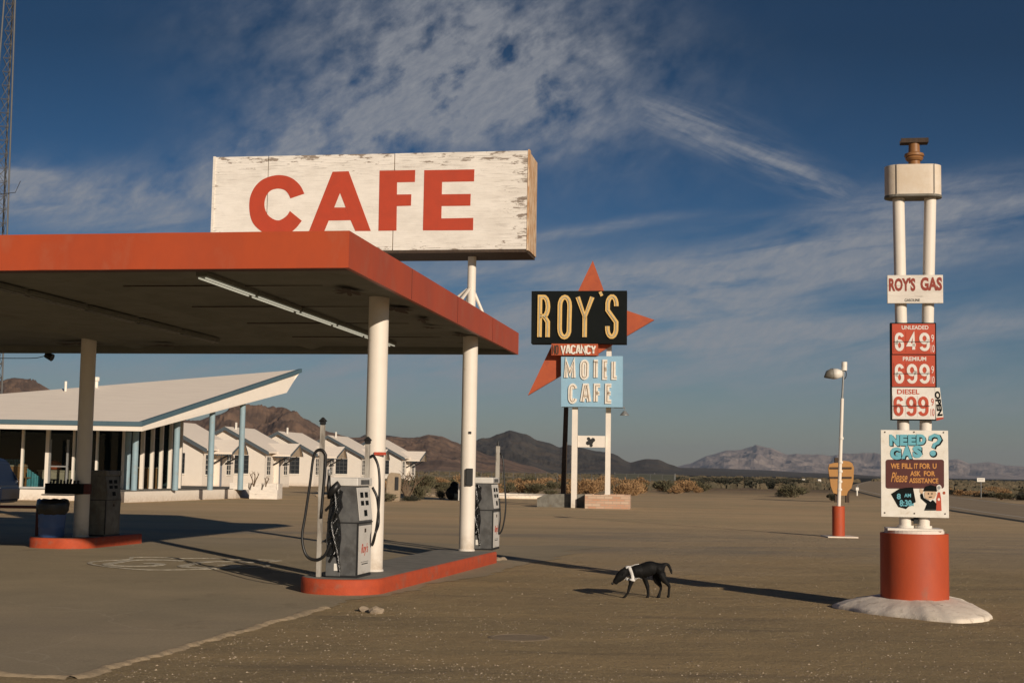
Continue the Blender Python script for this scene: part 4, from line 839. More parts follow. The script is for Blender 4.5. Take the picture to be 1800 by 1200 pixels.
# OPEN flag hanging at the side
of = Fr(gp_w := (GF.M @ gp(1646, 700, -.05)), -th)
og = thing('open_placard', gp_w, -th, 'small white placard reading OPEN downwards, hung beside the diesel price', 'sign')
bm = newbm(); 
pts = [of.p(x, y, -.1) for x, y in ((1643.5, 681), (1652, 681), (1658.5, 734), (1645.5, 738))]; prism(bm, pts, -.1, -.085); ob = put('board', bm, M['letw'], og)
bm = newbm(); txt(bm, 'OPEN', -.5, .5, -.5, .5, 0, .003, .05)
ca_ = of.p(1650, 709, -.1); bmesh.ops.scale(bm, vec=(.30, 1, .062), verts=bm.verts); bmesh.ops.rotate(bm, cent=(0, 0, 0), matrix=Matrix.Rotation(R(84), 3, 'Y'), verts=bm.verts); bmesh.ops.translate(bm, vec=(ca_[0], -.1, ca_[1]), verts=bm.verts); put('lettering', bm, M['sblack'], ob)
bm = newbm(); pts = [of.p(x, y, -.1) for x, y in ((1646, 734), (1658.5, 733), (1658.5, 736), (1646, 739))]; prism(bm, pts, -.103, -.1); put('red_edge', bm, M['sign_red'], ob)

# ------------------------------------------------------------------ light pole
D = 37.9; lb = hz(1474, D, 0); LF = Fr(lb, 0)
lpz = thing('lamp_post', lb, 0, 'thin leaning white lamp post rising from a small red drum', 'lamp post')
def lq(px, py, y0=0): x, z = LF.p(px, py, y0); return Vector((x, y0, z))
bm = newbm(); z1 = lq(1474, 889).z; lathe(bm, [(.165, .03), (.165, z1)], 36); put('drum', bm, M['red'], lpz, smooth=2)
bm = newbm(); box(bm, -.38, .42, -.45, .45, -.01, .03, bev=.01); put('base_slab', bm, M['mound'], lpz)
A_ = lq(1474.5, 889); B_ = lq(1480.5, 700); C_ = lq(1483.5, 640)
bm = newbm(); tube(bm, [A_, B_], [.05, .045], 16); put('pole', bm, M['post'], lpz, smooth=2)
bm = newbm(); tube(bm, [B_, C_], .028, 12); tp = put('upper_pole', bm, M['ltgrey'], lpz, smooth=2)
bm = newbm(); tube(bm, [lq(1484, 651), lq(1484.3, 636)], .075, 16); put('photocell', bm, M['letw'], lpz, smooth=2)
bm = newbm(); tube(bm, smooth_path([lq(1482, 668), lq(1487, 662), lq(1487, 653), lq(1482, 652), lq(1474, 653)], 6), .012, 8); put('bracket', bm, M['dark'], lpz, smooth=True)
a_, b_ = lq(1480, 657), lq(1449, 659)
bm = newbm(); d_ = (b_ - a_); tube(bm, [a_, a_ + d_ * .25 + Vector((0, 0, .01)), a_ + d_ * .52 + Vector((0, 0, .02))], [.09, .135, .15], 18); hd = put('lamp_head', bm, M['letw'], lpz, smooth=True)
bm = newbm(); tube(bm, [a_ + d_ * .521 + Vector((0, 0, .02)), a_ + d_ * .8 + Vector((0, 0, .0)), b_ + Vector((0, 0, -.06))], [.152, .11, .02], 16); put('lens', bm, M['pumpdark'], hd, smooth=True)
for py0 in (770, 812, 828, 846, 860):
    bm = newbm(); q = lq(1475 + (889 - py0) * .032, py0); lathe(bm, [(.062, q.z - .03), (.065, q.z), (.062, q.z + .03)], 14, (q.x, 0)); put('pipe_strap', bm, M['letw'], lpz)
# ------------------------------------------------------------------ orange shield sign (seen from behind)
D = 88; ob_ = hz(1480, D, 0); OF = Fr(ob_, 0)
os_ = thing('highway_shield_sign', ob_, 0, 'large orange shield shaped board behind the thin lamp post, with two dark slats', 'sign')
def oz(x, y): return OF.p(1400 + x / 3.529, 620 + y / 3.529)
bm = newbm(); prism(bm, [oz(*p) for p in ((197, 720), (202, 690), (230, 682), (258, 680), (290, 668), (325, 672), (345, 684), (356, 712), (352, 790), (340, 838), (318, 858), (310, 884), (262, 884), (250, 875), (228, 868), (212, 826))], -.06, .06); put('board', bm, M['orange'], os_)
for y_ in (714, 773):
    bm = newbm(); prism(bm, [oz(205, y_ - 6), oz(340, y_ - 6), oz(340, y_ + 6), oz(205, y_ + 6)], -.12, -.061); put('slat', bm, M['brown'], os_)
for xa in (252, 318):
    bm = newbm(); a_ = oz(xa - 6, 650 if xa < 300 else 800)[1]; x_ = oz(xa, 800)[0]; box(bm, x_ - .11, x_ + .11, .062, .25, 0, a_); put('post', bm, M['brown'], os_)

# ------------------------------------------------------------------ motel sign
D = 64.0; mb = hz(1035, D, 0); MF = Fr(mb, -th * .6)
ms_ = thing('motel_sign', mb, -th * .6, "tall ROY'S motel sign with red star on two white columns in a planter", 'sign')
def mz(x, y): return (900 + x / 2.5, 440 + y / 2.5)
def mq(x, y, y0=0): return MF.p(*mz(x, y), y0)
def mpoly(nm, pts, y0, y1, m_, par=None):
    bm = newbm(); prism(bm, [mq(*p, y0) for p in pts], y0, y1); return put(nm, bm, m_, par or ms_)
st = mpoly('star', [(355, 45), (405, 180), (435, 240), (625, 305), (500, 378), (360, 465), (215, 550), (70, 636), (180, 405), (290, 180)], -.12, .12, M['starred'])
bm = newbm()
nb2 = mpoly('name_board', [(86, 179), (505, 177), (504, 409), (84, 408)], -.62, .15, M['sblack'])
for ch, x0, x1, y0, y1 in (('R', 116, 164, 201, 386), ('O', 204, 259, 201, 386), ('Y', 282, 358, 201, 386), ("'", 376, 406, 184, 222), ('S', 414, 464, 199, 384)):
    A_ = mq(x0, y1, -.63); B_ = mq(x1, y0, -.63)
    bm = newbm(); glyph(bm, ch, A_[0] + .05, B_[0] - .05, A_[1] + .05, B_[1] - .05, .20, -.70, -.622); lt = put('letter', bm, M['gold'], nb2)
    bm = newbm(); glyph(bm, ch, A_[0] + .05, B_[0] - .05, A_[1] + .05, B_[1] - .05, .045, -.708, -.701); put('letter_groove', bm, M['brown'], lt)
    bm = newbm(); glyph(bm, ch, A_[0] + .05, B_[0] - .05, A_[1] + .05, B_[1] - .05, .022, -.74, -.715); put('neon_tube', bm, M['neon'], lt)
A_ = mq(214, 455, -.66); B_ = mq(370, 418, -.66); bm = newbm(); W_ = (B_[0] - A_[0]) / 7
for i, ch in enumerate('VACANCY'): glyph(bm, ch, A_[0] + W_ * (i + .12), A_[0] + W_ * (i + .84), A_[1] + .03, B_[1] - .02, .075, -.70, -.655)
put('vacancy_letters', bm, M['letw'], st)
bv = newbm(); c1 = mq(168, 460, -.64); c2 = mq(378, 409, -.64); box(bv, c1[0] + .05, c2[0], -.65, .10, c1[1], c2[1] - .02); put('vacancy_board', bv, M['starred'], ms_)
A_ = mq(176, 455, -.66); B_ = mq(206, 418, -.66); bm = newbm(); W_ = (B_[0] - A_[0]) / 2
for i, ch in enumerate('NO'): glyph(bm, ch, A_[0] + W_ * (i + .12), A_[0] + W_ * (i + .8), A_[1], B_[1], .05, -.67, -.655)
put('unlit_letters', bm, M['brown'], st)
mb2 = mpoly('motel_board', [(216, 466), (487, 464), (486, 689), (216, 686)], -.5, .15, M['sblue'])
for word, y0, y1, xs_ in (('MOTEL', 483, 565, ((232, 278), (302, 336), (353, 384), (400, 425), (440, 467))), ('CAFE', 588, 670, ((250, 284), (303, 346), (362, 394), (412, 443)))):
    for ch, (x0, x1) in zip(word, xs_):
        A_ = mq(x0, y1, -.5); B_ = mq(x1, y0, -.5); a2 = (A_[0] + .06, B_[0] - .06, A_[1] + .06, B_[1] - .06)
        bm = newbm(); glyph(bm, ch, *a2, .19, -.56, -.502); lt = put('letter', bm, M['letw'], mb2)
        bm = newbm(); glyph(bm, ch, *a2, .02, -.585, -.565); put('neon_tube', bm, M['leafo'], lt)
for x0, x1, yt in ((260, 291, 680), (407, 438, 418)):
    A_ = mq(x0 + 1, 1062, 0); B_ = mq(x1 - 1, yt, 0); bm = newbm(); box(bm, A_[0], B_[0], -.2 + (.0), .118 if yt > 600 else .6, 0, B_[1]) if yt > 600 else box(bm, A_[0], B_[0], .16, .5, 0, B_[1]); put('column', bm, M['post'], ms_)
A_ = mq(289, 864, 0); B_ = mq(409, 815, 0); bm = newbm(); box(bm, A_[0], B_[0], -.14, .4, A_[1], B_[1]); cbm = put('cross_beam', bm, M['post'], ms_)
bm = newbm(); c_ = mq(346, 840, -.15)
for dx, dz, r_ in ((0, 0, .13), (.1, .08, .1), (-.12, -.06, .1), (.02, -.16, .08), (-.1, .13, .08)): prism(bm, [(c_[0] + dx + r_ * math.cos(k * .9), c_[1] + dz + r_ * math.sin(k * .9)) for k in range(7)], -.148 - r_ * .01, -.141)
put('peeled_patch', bm, M['dark'], cbm)
bm = newbm(); a_ = mq(486, 690, 0); b_ = mq(495, 700, 0); tube(bm, [(a_[0] - .4, 0, a_[1]), (b_[0], 0, a_[1]), (b_[0], 0, b_[1])], .03, 8); lathe(bm, [(.05, b_[1] - .05), (.2, b_[1] - .22), (.2, b_[1] - .25)], 16, (b_[0], 0)); put('flood_lamp', bm, M['ltgrey'], ms_, smooth=2)
# planter around the columns
PLF = MF
A_ = mq(320, 1128, -.9); B_ = mq(519, 1070, -.9); L_ = mq(128, 1110, .3)
pt = thing('brick_planter', (mb.x, mb.y, 0), -th * .6, 'low pale brick planter box at the foot of the motel sign', 'planter')
hgt = .62
bm = newbm(); ph = .25
for (x0, x1, y0, y1) in ((A_[0], B_[0], -.9, -.9 + ph), (A_[0], A_[0] + ph, -.9 + ph + .002, 1.2), (B_[0] - ph, B_[0], -.9 + ph + .002, 1.2), (A_[0] + ph + .002, B_[0] - ph - .002, 1.2 - ph, 1.2)): box(bm, x0, x1, y0, y1, 0, hgt)
put('brick_wall', bm, M['brick'], pt)
bm = newbm(); box(bm, A_[0] + ph, B_[0] - ph, -.9 + ph, 1.2 - ph, .05, hgt - .1); put('soil', bm, M['sandlip'], pt)
# dark low wall running left from it
dw = thing('low_stone_wall', (mb.x, mb.y, 0), -th * .6, 'dark low stone wall running left from the brick planter', 'wall')
bm = newbm(); prism(bm, [(-2.35, 0), (A_[0] - .01, 0), (A_[0] - .01, .60), (-1.2, .60), (-2.0, .56), (-2.35, .40)], .3, .8); o = put('wall', bm, M['darkstone'] if 'darkstone' in M else M['pumpdark'], dw)
# wooden pole behind
wp = hz(989.5, 68, 0); tp_ = thing('wooden_pole', wp, 0, 'dark brown wooden utility pole just left of the motel sign columns', 'pole')
bm = newbm(); tube(bm, [(0, 0, 0), (.10, 0, 5.0)], [.13, .11], 16); put('shaft', bm, M['brown'], tp_, smooth=2)
bm = newbm(); tube(bm, [(.1, -.16, 4.6), (.1, -.16, 4.95)], .05, 8); put('bracket', bm, M['dark'], tp_)

# ------------------------------------------------------------------ swoop-roofed cafe
cfo = Vector((-16, 66, 0)); cf = thing('cafe_building', cfo, 0, 'glass fronted cafe with a white upswept roof and blue columns', 'building')
def cl_(v): return Vector(v) - cfo
def Wm(bm):                                # world coordinates -> the cafe's frame
    bmesh.ops.translate(bm, verts=bm.verts, vec=-cfo); return bm
YE = 60.5; zE = at(250, 742, YE).z; cE = at(250, 742, YE); tipw = at(531, 649, 72.5)
# roof plane through eave (level, along x) and the tip
def roof_z(y): return zE + (tipw.z - zE) * (y - YE) / (tipw.y - YE)
def roof_pt(px, py):
    k = (tipw.z - zE) / (tipw.y - YE); d = ray(px, py); t_ = (zE - k * YE - HC) / (d.z - k * d.y) + 0
    return CO + d * ((zE + k * (0 - YE) - HC) / (d.z - k * d.y))
rl = roof_pt(-60, 697); eL = Vector((-40, YE, zE)); rl2 = Vector((-40, rl.y - 1.5, roof_z(rl.y - 1.5)))
top = [eL, cE, tipw, rl, rl2]
bm = newbm(); T_ = [bm.verts.new(v) for v in top]; Bv = [bm.verts.new(v - Vector((0, 0, .05))) for v in top]
bm.faces.new(T_)
put('roof', Wm(bm), M['roofw'], cf)
# blue edge band and deep white fascia under it
def band(pa, pb, hts, offs, m_, nm, n__=1):
    bm = newbm(); rows = []
    for p, (z0, z1) in zip((pa, pb), hts):
        rows.append([bm.verts.new(p + Vector((0, 0, z1))), bm.verts.new(p + Vector((0, 0, z0)))])
    bm.faces.new((rows[0][0], rows[1][0], rows[1][1], rows[0][1]))
    r_ = bmesh.ops.extrude_face_region(bm, geom=bm.faces[:]); bmesh.ops.translate(bm, vec=offs, verts=[q for q in r_['geom'] if isinstance(q, bmesh.types.BMVert)])
    return put(nm, Wm(bm), m_, cf)
zb1 = at(250, 749, YE).z - zE; zb2 = at(250, 757.5, YE).z - zE
fbt = at(504, 690, 71.2); 
band(eL, cE, ((zb1, .03), (zb1, .03)), (0, .25, 0), M['teal'], 'roof_edge')
band(cE + Vector((.003, 0, 0)), tipw, ((zb1, .03), (-.16, .03)), (-.2, .12, 0), M['teal'], 'roof_edge')
band(eL + Vector((0, .05, 0)), cE + Vector((0, .05, 0)), ((zb2, zb1), (zb2, zb1)), (0, .2, 0), M['stucco'], 'fascia')
bm = newbm(); quad = [cE + Vector((.003, .06, zb1)), tipw + Vector((-.15, 0, -.17)), fbt, cE + Vector((.003, .06, zb2))]
f_ = bm.faces.new([bm.verts.new(v) for v in quad]); r_ = bmesh.ops.extrude_face_region(bm, geom=[f_]); bmesh.ops.translate(bm, vec=(-.2, .12, 0), verts=[q for q in r_['geom'] if isinstance(q, bmesh.types.BMVert)])
put('fascia', Wm(bm), M['stucco'], cf)
# ceiling underneath and a back slope so that the roof is solid
bm = newbm(); under = [Vector((-40, YE + .3, zE + zb2)), cE + Vector((-.1, .3, zb2)), fbt + Vector((-.25, .1, 0)), Vector((-13.5, 79, 6.1)), Vector((-40, 79, 4.6))]
bm.faces.new([bm.verts.new(v) for v in under]); put('ceiling', Wm(bm), M['soffit'], cf)
bm = newbm(); v = [tipw, rl, rl2, Vector((-40, 79.2, 4.65)), Vector((-13.4, 79.2, 6.15)), fbt + Vector((-.1, .2, 0))]; v = [bm.verts.new(q) for q in v]; bm.faces.new((v[0], v[1], v[4], v[5])); bm.faces.new((v[1], v[2], v[3], v[4])); put('rear_roof', Wm(bm), M['roofw'], cf)
for px, y0, y1, r_ in ((115, 688, 670, .06), (169, 682, 664, .09)):
    q = roof_pt(px, y0); bm = newbm(); tube(bm, [q, q + Vector((0, 0, (y0 - y1) * q.y / F))], r_, 10); 
    if r_ > .08: tube(bm, [q + Vector((0, 0, .34)), q + Vector((0, 0, .52))], .14, 10)
    put('roof_vent', Wm(bm), M['letw'], cf)
# terrace
ZF = .45
ta = gr(218, 883); tb = gr(415, 875.5); tcn = gr(491, 876.5)
tl = Vector((-40, 67.5, 0)); tl1 = gr(88, 870.4)
terr = [(-40, 61.7), (-20.2, 61.7), (-18.2, 61.9), (ta.x - .6, ta.y + 1.0), (ta.x, ta.y), (tb.x, tb.y), (tb.x + .3, 79), (-40, 80)]
bm = newbm(); slab(bm, terr, 0, ZF); put('terrace_wall', Wm(bm), M['stucco'], cf)
bm = newbm(); slab(bm, [(x + (.1 if x < -30 else .0), y + .12) for x, y in terr[:-2]] + [(tb.x + .2, 78.8), (-39.8, 79.8)], ZF + .001, ZF + .03); put('terrace_floor', Wm(bm), M['concrete'], cf)
# planter box at the right end
pla = thing('planter_box', (tb.x, tb.y, 0), 0, 'long white peeling planter box at the end of the cafe terrace', 'planter')
A_ = gr(383, 877.5); bm = newbm()
zpt = at(440, 849, 70.2).z; wl = tcn.x - A_.x
x0 = A_.x - tb.x; x1 = tcn.x - tb.x
box(bm, x0 + 1, x1, -.35, -.1, 0, zpt * .58); box(bm, x0, x1 - .06, -.3, -.08, zpt * .58 + .003, zpt); box(bm, x1 - .25, x1, -.097, 1.2, 0, zpt - .02); box(bm, x0, x0 + .2, -.077, 1.2, ZF + .03, zpt - .02)
put('box_wall', bm, M['wood_white'], pla); bm = newbm(); box(bm, x0 + .2, x1 - .25, -.076, 1.2, ZF + .03, zpt - .08); put('soil', bm, M['brown'], pla)
# columns
for px, py, Y, pt_ in ((235, 862, 62.2, None), (307.5, 861.7, 64.3, None), (368.7, 861.7, 66.1, None), (422, 858, 68.3, None), (222, 858, 64.2, None)):
    b_ = hz(px, Y, ZF + .03); tz = roof_z(Y) - .12 if px > 240 else zE + zb2 + .05
    if px > 240: tz = min(roof_z(Y) - .1, at(px, {307.5: 741, 368.7: 725, 422: 709}[px], Y).z + .05)
    bm = newbm(); tube(bm, [b_, (b_.x, b_.y, tz)], .135, 20); put('column', Wm(bm), M['blue'], cf, smooth=2)
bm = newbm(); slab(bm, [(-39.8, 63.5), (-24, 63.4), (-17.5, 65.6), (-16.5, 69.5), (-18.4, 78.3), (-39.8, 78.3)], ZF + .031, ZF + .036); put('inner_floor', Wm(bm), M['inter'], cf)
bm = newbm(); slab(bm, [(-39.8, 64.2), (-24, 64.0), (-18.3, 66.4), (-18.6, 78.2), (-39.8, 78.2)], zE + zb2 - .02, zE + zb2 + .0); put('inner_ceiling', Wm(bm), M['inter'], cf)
# front glazing
gy = lambda px: 62.9 + (px - 30) / 190 * 2.0
gl_z1 = lambda: zE + zb2 + .1
def gpt(px): Y = gy(px); return hz(px, Y, ZF)
muls = [-40, -8, 37, 81, 127, 168, 214]
ptop = zE + zb2 + .25
for i, px in enumerate(muls):
    q = gpt(px); w_ = .09 if px != 81 else .16; bm = newbm(); box(bm, q.x - w_ / 2, q.x + w_ / 2, q.y - .1, q.y + .1, ZF + .03, ptop); put('mullion', Wm(bm), M['stucco'], cf)
for a_, b_ in zip(muls, muls[1:]):
    A_, B_ = gpt(a_), gpt(b_); bm = newbm(); v = [bm.verts.new(q) for q in ((A_.x + .05, A_.y, ZF + .1), (B_.x - .05, B_.y, ZF + .1), (B_.x - .05, B_.y, ptop), (A_.x + .05, A_.y, ptop))]; bm.faces.new(v); put('window_pane', Wm(bm), M['glass'], cf)
A_, B_ = gpt(85), gpt(124)
bm = newbm(); box(bm, A_.x, B_.x, A_.y - .12, A_.y - .06, ZF + .98, ZF + 1.04); dr = put('door', Wm(bm), M['ltgrey'], cf)
bm = newbm(); box(bm, A_.x, A_.x + .08, A_.y - .14, A_.y - .04, ZF + .05, ZF + 2.2); box(bm, B_.x - .08, B_.x, A_.y - .14, A_.y - .04, ZF + .05, ZF + 2.2); put('door_frame', Wm(bm), M['ltgrey'], dr)
# sill under front glazing
q0, q1 = gpt(-40), gpt(214); bm = newbm(); v = [(q0.x, q0.y - .2), (q1.x, q1.y - .2), (q1.x, q1.y + .2), (q0.x, q0.y + .2)]; slab(bm, v, ZF + .031, ZF + .10); put('sill', Wm(bm), M['ltgrey'], cf)
# slanted glazing on the right side: thin white mullions
sg = [(217, 65.0), (248, 65.9), (265, 66.9), (281, 67.9), (297, 68.9), (315, 70)]
for i, (px, Y) in enumerate(sg[1:]):
    q = hz(px, Y, ZF); bm = newbm(); box(bm, q.x - .08, q.x + .08, q.y - .1, q.y + .1, ZF + .03, zE + .5 + .25 * i); put('mullion', Wm(bm), M['stucco'], cf)
for (a_, ya), (b_, yb) in zip(sg, sg[1:]):
    A_, B_ = hz(a_, ya, ZF), hz(b_, yb, ZF); bm = newbm(); bm.faces.new([bm.verts.new(q) for q in ((A_.x + .04, A_.y, ZF + .1), (B_.x - .04, B_.y, ZF + .1), (B_.x - .04, B_.y, zE + .6), (A_.x + .04, A_.y, zE + .4))]); put('window_pane', Wm(bm), M['glass'], cf)
# interior
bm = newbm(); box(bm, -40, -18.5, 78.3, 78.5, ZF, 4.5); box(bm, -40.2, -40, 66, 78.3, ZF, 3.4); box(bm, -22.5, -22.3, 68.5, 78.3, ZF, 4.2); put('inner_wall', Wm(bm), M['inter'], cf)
def furniture(px, py, Y, nm, lab, cat):
    return hz(px, Y, ZF + .03)
def chair(px, Y, rz, m_):
    q = hz(px, Y, ZF + .03); t_ = thing('wooden_chair', q, rz, None, 'chair', 'wooden chairs inside the cafe')
    bm = newbm(); box(bm, -.24, .24, -.22, .22, .43, .47); put('seat', bm, M['wood'], t_)
    bm = newbm(); box(bm, -.24, -.19, .18, .22, .471, 1.05); box(bm, .19, .24, .18, .22, .471, 1.05); [box(bm, -.188, .188, .185, .215, z, z + .07) for z in (.6, .78, .96)]; put('backrest', bm, M['wood'], t_)
    for x in (-.21, .17):
        for y in (-.2, .16): bm = newbm(); box(bm, x, x + .04, y, y + .04, 0, .429); put('leg', bm, M['wood'], t_)
    return t_
chair(44, 64.6, R(70), 0)['label'] = 'wooden slatted chair behind the second cafe window from the left'
chair(52, 65.0, R(95), 0)['label'] = 'wooden slatted chair just left of the cafe door'
for px, Y, m_, lab, w_, h_ in ((18, 64.8, M['wood'], 'brown wooden counter behind the leftmost cafe window', 1.2, 1.0), (100, 65.5, M['stone'], 'tan counter seen through the cafe door', 1.6, .8), (262, 68.3, M['wood'], 'round edged wooden counter behind the side windows of the cafe', .9, 1.0)):
    q = hz(px, Y, ZF + .03); t_ = thing('counter', q, 0, lab, 'counter'); bm = newbm(); box(bm, -w_ / 2, w_ / 2, -.3, .3, 0, h_ - .06); put('base', bm, m_, t_); bm = newbm(); box(bm, -w_ / 2 - .05, w_ / 2 + .05, -.35, .35, h_ - .058, h_, bev=.01); put('top', bm, M['stone'], t_)
q = hz(95, 65.3, ZF + .83); bm = newbm(); bmesh.ops.create_icosphere(bm, subdivisions=2, radius=.28); bmesh.ops.scale(bm, vec=(1.2, .7, .8), verts=bm.verts); bmesh.ops.translate(bm, vec=(0, 0, .22), verts=bm.verts); o = put('red_cushion', bm, M['starred'], None, smooth=True, label='rounded orange red bundle on the counter inside the cafe door', cat='cushion'); o.location = q
for px, Y, w_, lab in ((24, 65.9, .9, 'teal curtain behind the leftmost cafe window'), (64, 64.6, .9, 'low teal curtain between the chairs and the cafe door')):
    q = hz(px, Y, ZF); bm = newbm(); pv = None
    for k in range(25):
        x = -w_ / 2 + w_ * k / 24; y = .05 * math.sin(k * 1.9); h_ = 1.3 if px < 30 else .9 - .6 * k / 24; c_ = [bm.verts.new((x, y, .05)), bm.verts.new((x, y, h_))]
        if pv: bm.faces.new((pv[0], c_[0], c_[1], pv[1]))
        pv = c_
    o = put('curtain', bm, M['curt'], None, label=lab, cat='curtain'); o.location = q

# ------------------------------------------------------------------ cabins
M['door'] = mat('grey_blue_door', (.24, .26, .30), .6)
def cabin(loc, rz, label):
    t_ = thing('white_cabin', (*loc, 0), rz, label, 'cabin', 'white motel cabins in a row')
    Wd, Ln, ze, zr = 6.4, 5.6, 2.85, 4.5
    bm = newbm(); prism(bm, [(-Wd, 0), (0, 0), (0, ze), (-Wd / 2, zr), (-Wd, ze)], 0, Ln); wl_ = put('wall', bm, M['stucco'], t_)
    ov = .35; s_ = (zr - ze) / (Wd / 2)
    bm = newbm(); e0 = .45
    prism(bm, [(-Wd - e0, ze - s_ * e0 + .02), (-Wd / 2, zr + .02), (e0, ze - s_ * e0 + .02), (e0, ze - s_ * e0 + .14), (-Wd / 2, zr + .15), (-Wd - e0, ze - s_ * e0 + .14)], -ov, Ln + ov); rf = put('roof', bm, M['roofw'], t_)
    bm = newbm(); box(bm, -Wd / 2 + .3, -Wd / 2 + .42, 1, 1.12, zr - .2, zr + .5); put('vent_pipe', bm, M['letw'], rf)
    bm = newbm(); prism(bm, [(-Wd - e0, ze - s_ * e0 - .16), (-Wd / 2, zr - .14), (e0, ze - s_ * e0 - .16), (e0, ze - s_ * e0 + .13), (-Wd / 2, zr + .14), (-Wd - e0, ze - s_ * e0 + .13)], -ov - .03, -ov - .005); put('eave_shade_board', bm, M['bluegrey'], t_)  # dark colour stands in for the shadow beneath the white roof edge
    # porch gable to the right
    bm = newbm(); yc = 2.9; hw = 1.5; zp0, zp1 = 2.55, 3.45; px_ = 1.55
    v = [bm.verts.new(q) for q in ((-1.4, yc - hw, zp0), (px_, yc - hw, zp0), (px_ + .25, yc, zp1), (-2.2, yc, zp1), (-1.4, yc + hw, zp0), (px_, yc + hw, zp0))]
    for q in ((v[0], v[1], v[2], v[3]), (v[3], v[2], v[5], v[4])): bm.faces.new(q)
    r_ = bmesh.ops.extrude_face_region(bm, geom=bm.faces[:]); bmesh.ops.translate(bm, vec=(0, 0, -.13), verts=[q for q in r_['geom'] if isinstance(q, bmesh.types.BMVert)])
    pr_ = put('porch_roof', bm, M['roofw'], t_)
    bm = newbm()
    for k in range(9): box(bm, .3 + k * .14, .36 + k * .14, yc - hw - .02, yc - hw + .12, zp0 - .22 - .04 * (k % 2), zp0 - .131)
    for sg_ in (-1, 1):
        v = [bm.verts.new(q) for q in ((px_ + .02, yc + sg_ * hw, zp0 - .22), (px_ + .27, yc, zp1 - .18), (px_ + .27, yc, zp1 - .0), (px_ + .02, yc + sg_ * hw, zp0 + .0))]; bm.faces.new(v)
    put('porch_trim', bm, M['bluegrey'], pr_)
    for yb in (yc - 1.1, yc + 1.1):
        bm = newbm(); tube(bm, [(.02, yb, 1.75), (1.2, yb, 2.4)], .06, 6); put('porch_brace', bm, M['dark'], t_)
    # door, windows
    bm = newbm(); box(bm, -.05, .012, yc - .55, yc + .55, .05, 2.2); put('door', bm, M['door'], t_)
    bm = newbm(); box(bm, -.05, .35, yc - .75, yc - .63, 0, 2.4); put('porch_post', bm, M['stucco'], t_)
    for (ya, yb) in ((.55, 1.25), (4.35, 5.05)):
        bm = newbm(); box(bm, -.05, .012, ya, yb, 1.0, 2.35); w_ = put('window', bm, M['pane'], t_)
        bm = newbm(); box(bm, .013, .05, ya - .06, yb + .06, .90, 1.0); [box(bm, .013, .03, ya, yb, z, z + .03) for z in (1.3, 1.65, 2.0)]; box(bm, .0131, .029, (ya + yb) / 2 - .015, (ya + yb) / 2 + .015, 1.0, 2.35); put('sill', bm, M['letw'], w_)
    bm = newbm(); box(bm, -2.45, -1.3, -.012, .05, 1.05, 2.45); w_ = put('window', bm, M['pane'], t_)
    bm = newbm(); box(bm, -2.5, -1.25, -.06, -.013, .95, 1.05); put('sill', bm, M['letw'], w_)
    bm = newbm(); [box(bm, -2.45, -1.3, -.025, -.0131, z, z + .035) for z in (1.38, 1.73, 2.08)]; [box(bm, x, x + .035, -.024, -.0131, 1.051, 2.44) for x in (-2.08, -1.7)]; put('glazing_bars', bm, M['grey'], w_)
    return t_
M['bluegrey'] = mat('blue_grey_trim_and_shade', (.085, .105, .12), .7)  # porch trim colour, also used as painted shade along the gable edge
def copy_tree(o, parent=None):
    c_ = o.copy(); COL.objects.link(c_); c_.parent = parent
    for ch in list(o.children): copy_tree(ch, c_)
    return c_
c0 = cabin((-21.1, 98), -R(11), 'white motel cabin nearest the cafe terrace, with its porch behind a blue column')
for (x, y, lab) in ((-18.9, 110, 'second white motel cabin from the cafe, behind the bare twigs of the planter box'), (-16.75, 122, 'third white motel cabin in the row, just left of the nearest pump hose'),
                    (-14.0, 134, 'fourth white motel cabin, partly hidden by the thick near canopy post'), (-11.1, 146, 'last white motel cabin, right of the thick near canopy post')):
    c_ = copy_tree(c0); c_.location = (x, y, 0); c_['label'] = lab

# ------------------------------------------------------------------ lattice mast
TY = 140.0; tb_ = hz(-22, TY, 0); tw = thing('lattice_mast', tb_, 0, 'tall steel lattice radio mast rising at the left edge behind the cafe', 'mast')
TF = Fr(tb_, 0)
def rx(py): return TF.p(22 - 13 * py / 690, py)[0]
zt_ = TF.p(20, -120)[1]; 
def rad(z): 
    zb_ = TF.p(9, 690)[1]; xt = TF.p(22, 0); xb = TF.p(9, 690); k = (xt[0] - xb[0]) / (xt[1] - xb[1]); return max(.4, xb[0] + k * (z - xb[1]))
legs = []
for sx_, sy_ in ((1, -1), (-1, -1), (0, 1)):
    bm = newbm(); tube(bm, [(sx_ * rad(0), sy_ * rad(0) * .8, 0), (sx_ * rad(zt_), sy_ * rad(zt_) * .8, zt_)], .09, 8); put('leg', bm, M['mast'] if 'mast' in M else M['ltgrey'], tw, smooth=2)
bm = newbm(); z = 0.0; k = 0
while z < zt_ - 1.5:
    r0, r1 = rad(z), rad(z + 1.4); c0_ = [(r0, -r0 * .8, z), (-r0, -r0 * .8, z), (0, r0 * .8, z)]; c1_ = [(r1, -r1 * .8, z + 1.4), (-r1, -r1 * .8, z + 1.4), (0, r1 * .8, z + 1.4)]
    for i in range(3):
        j = (i + 1) % 3; tube(bm, [c0_[i], c0_[j]], .03, 5); tube(bm, [c0_[i], c1_[j]], .026, 5); tube(bm, [c0_[j], c1_[i]], .026, 5)
    z += 1.4; k += 1
put('bracing', bm, M['mast'], tw)
bm = newbm(); a_ = TF.p(0, 347); b_ = TF.p(33, 342); c2_ = TF.p(42, 322); tube(bm, [(a_[0] - 1, -1, a_[1]), (b_[0], -1, b_[1]), (c2_[0], -1, c2_[1])], .03, 6); put('antenna_arm', bm, M['dark'], tw)
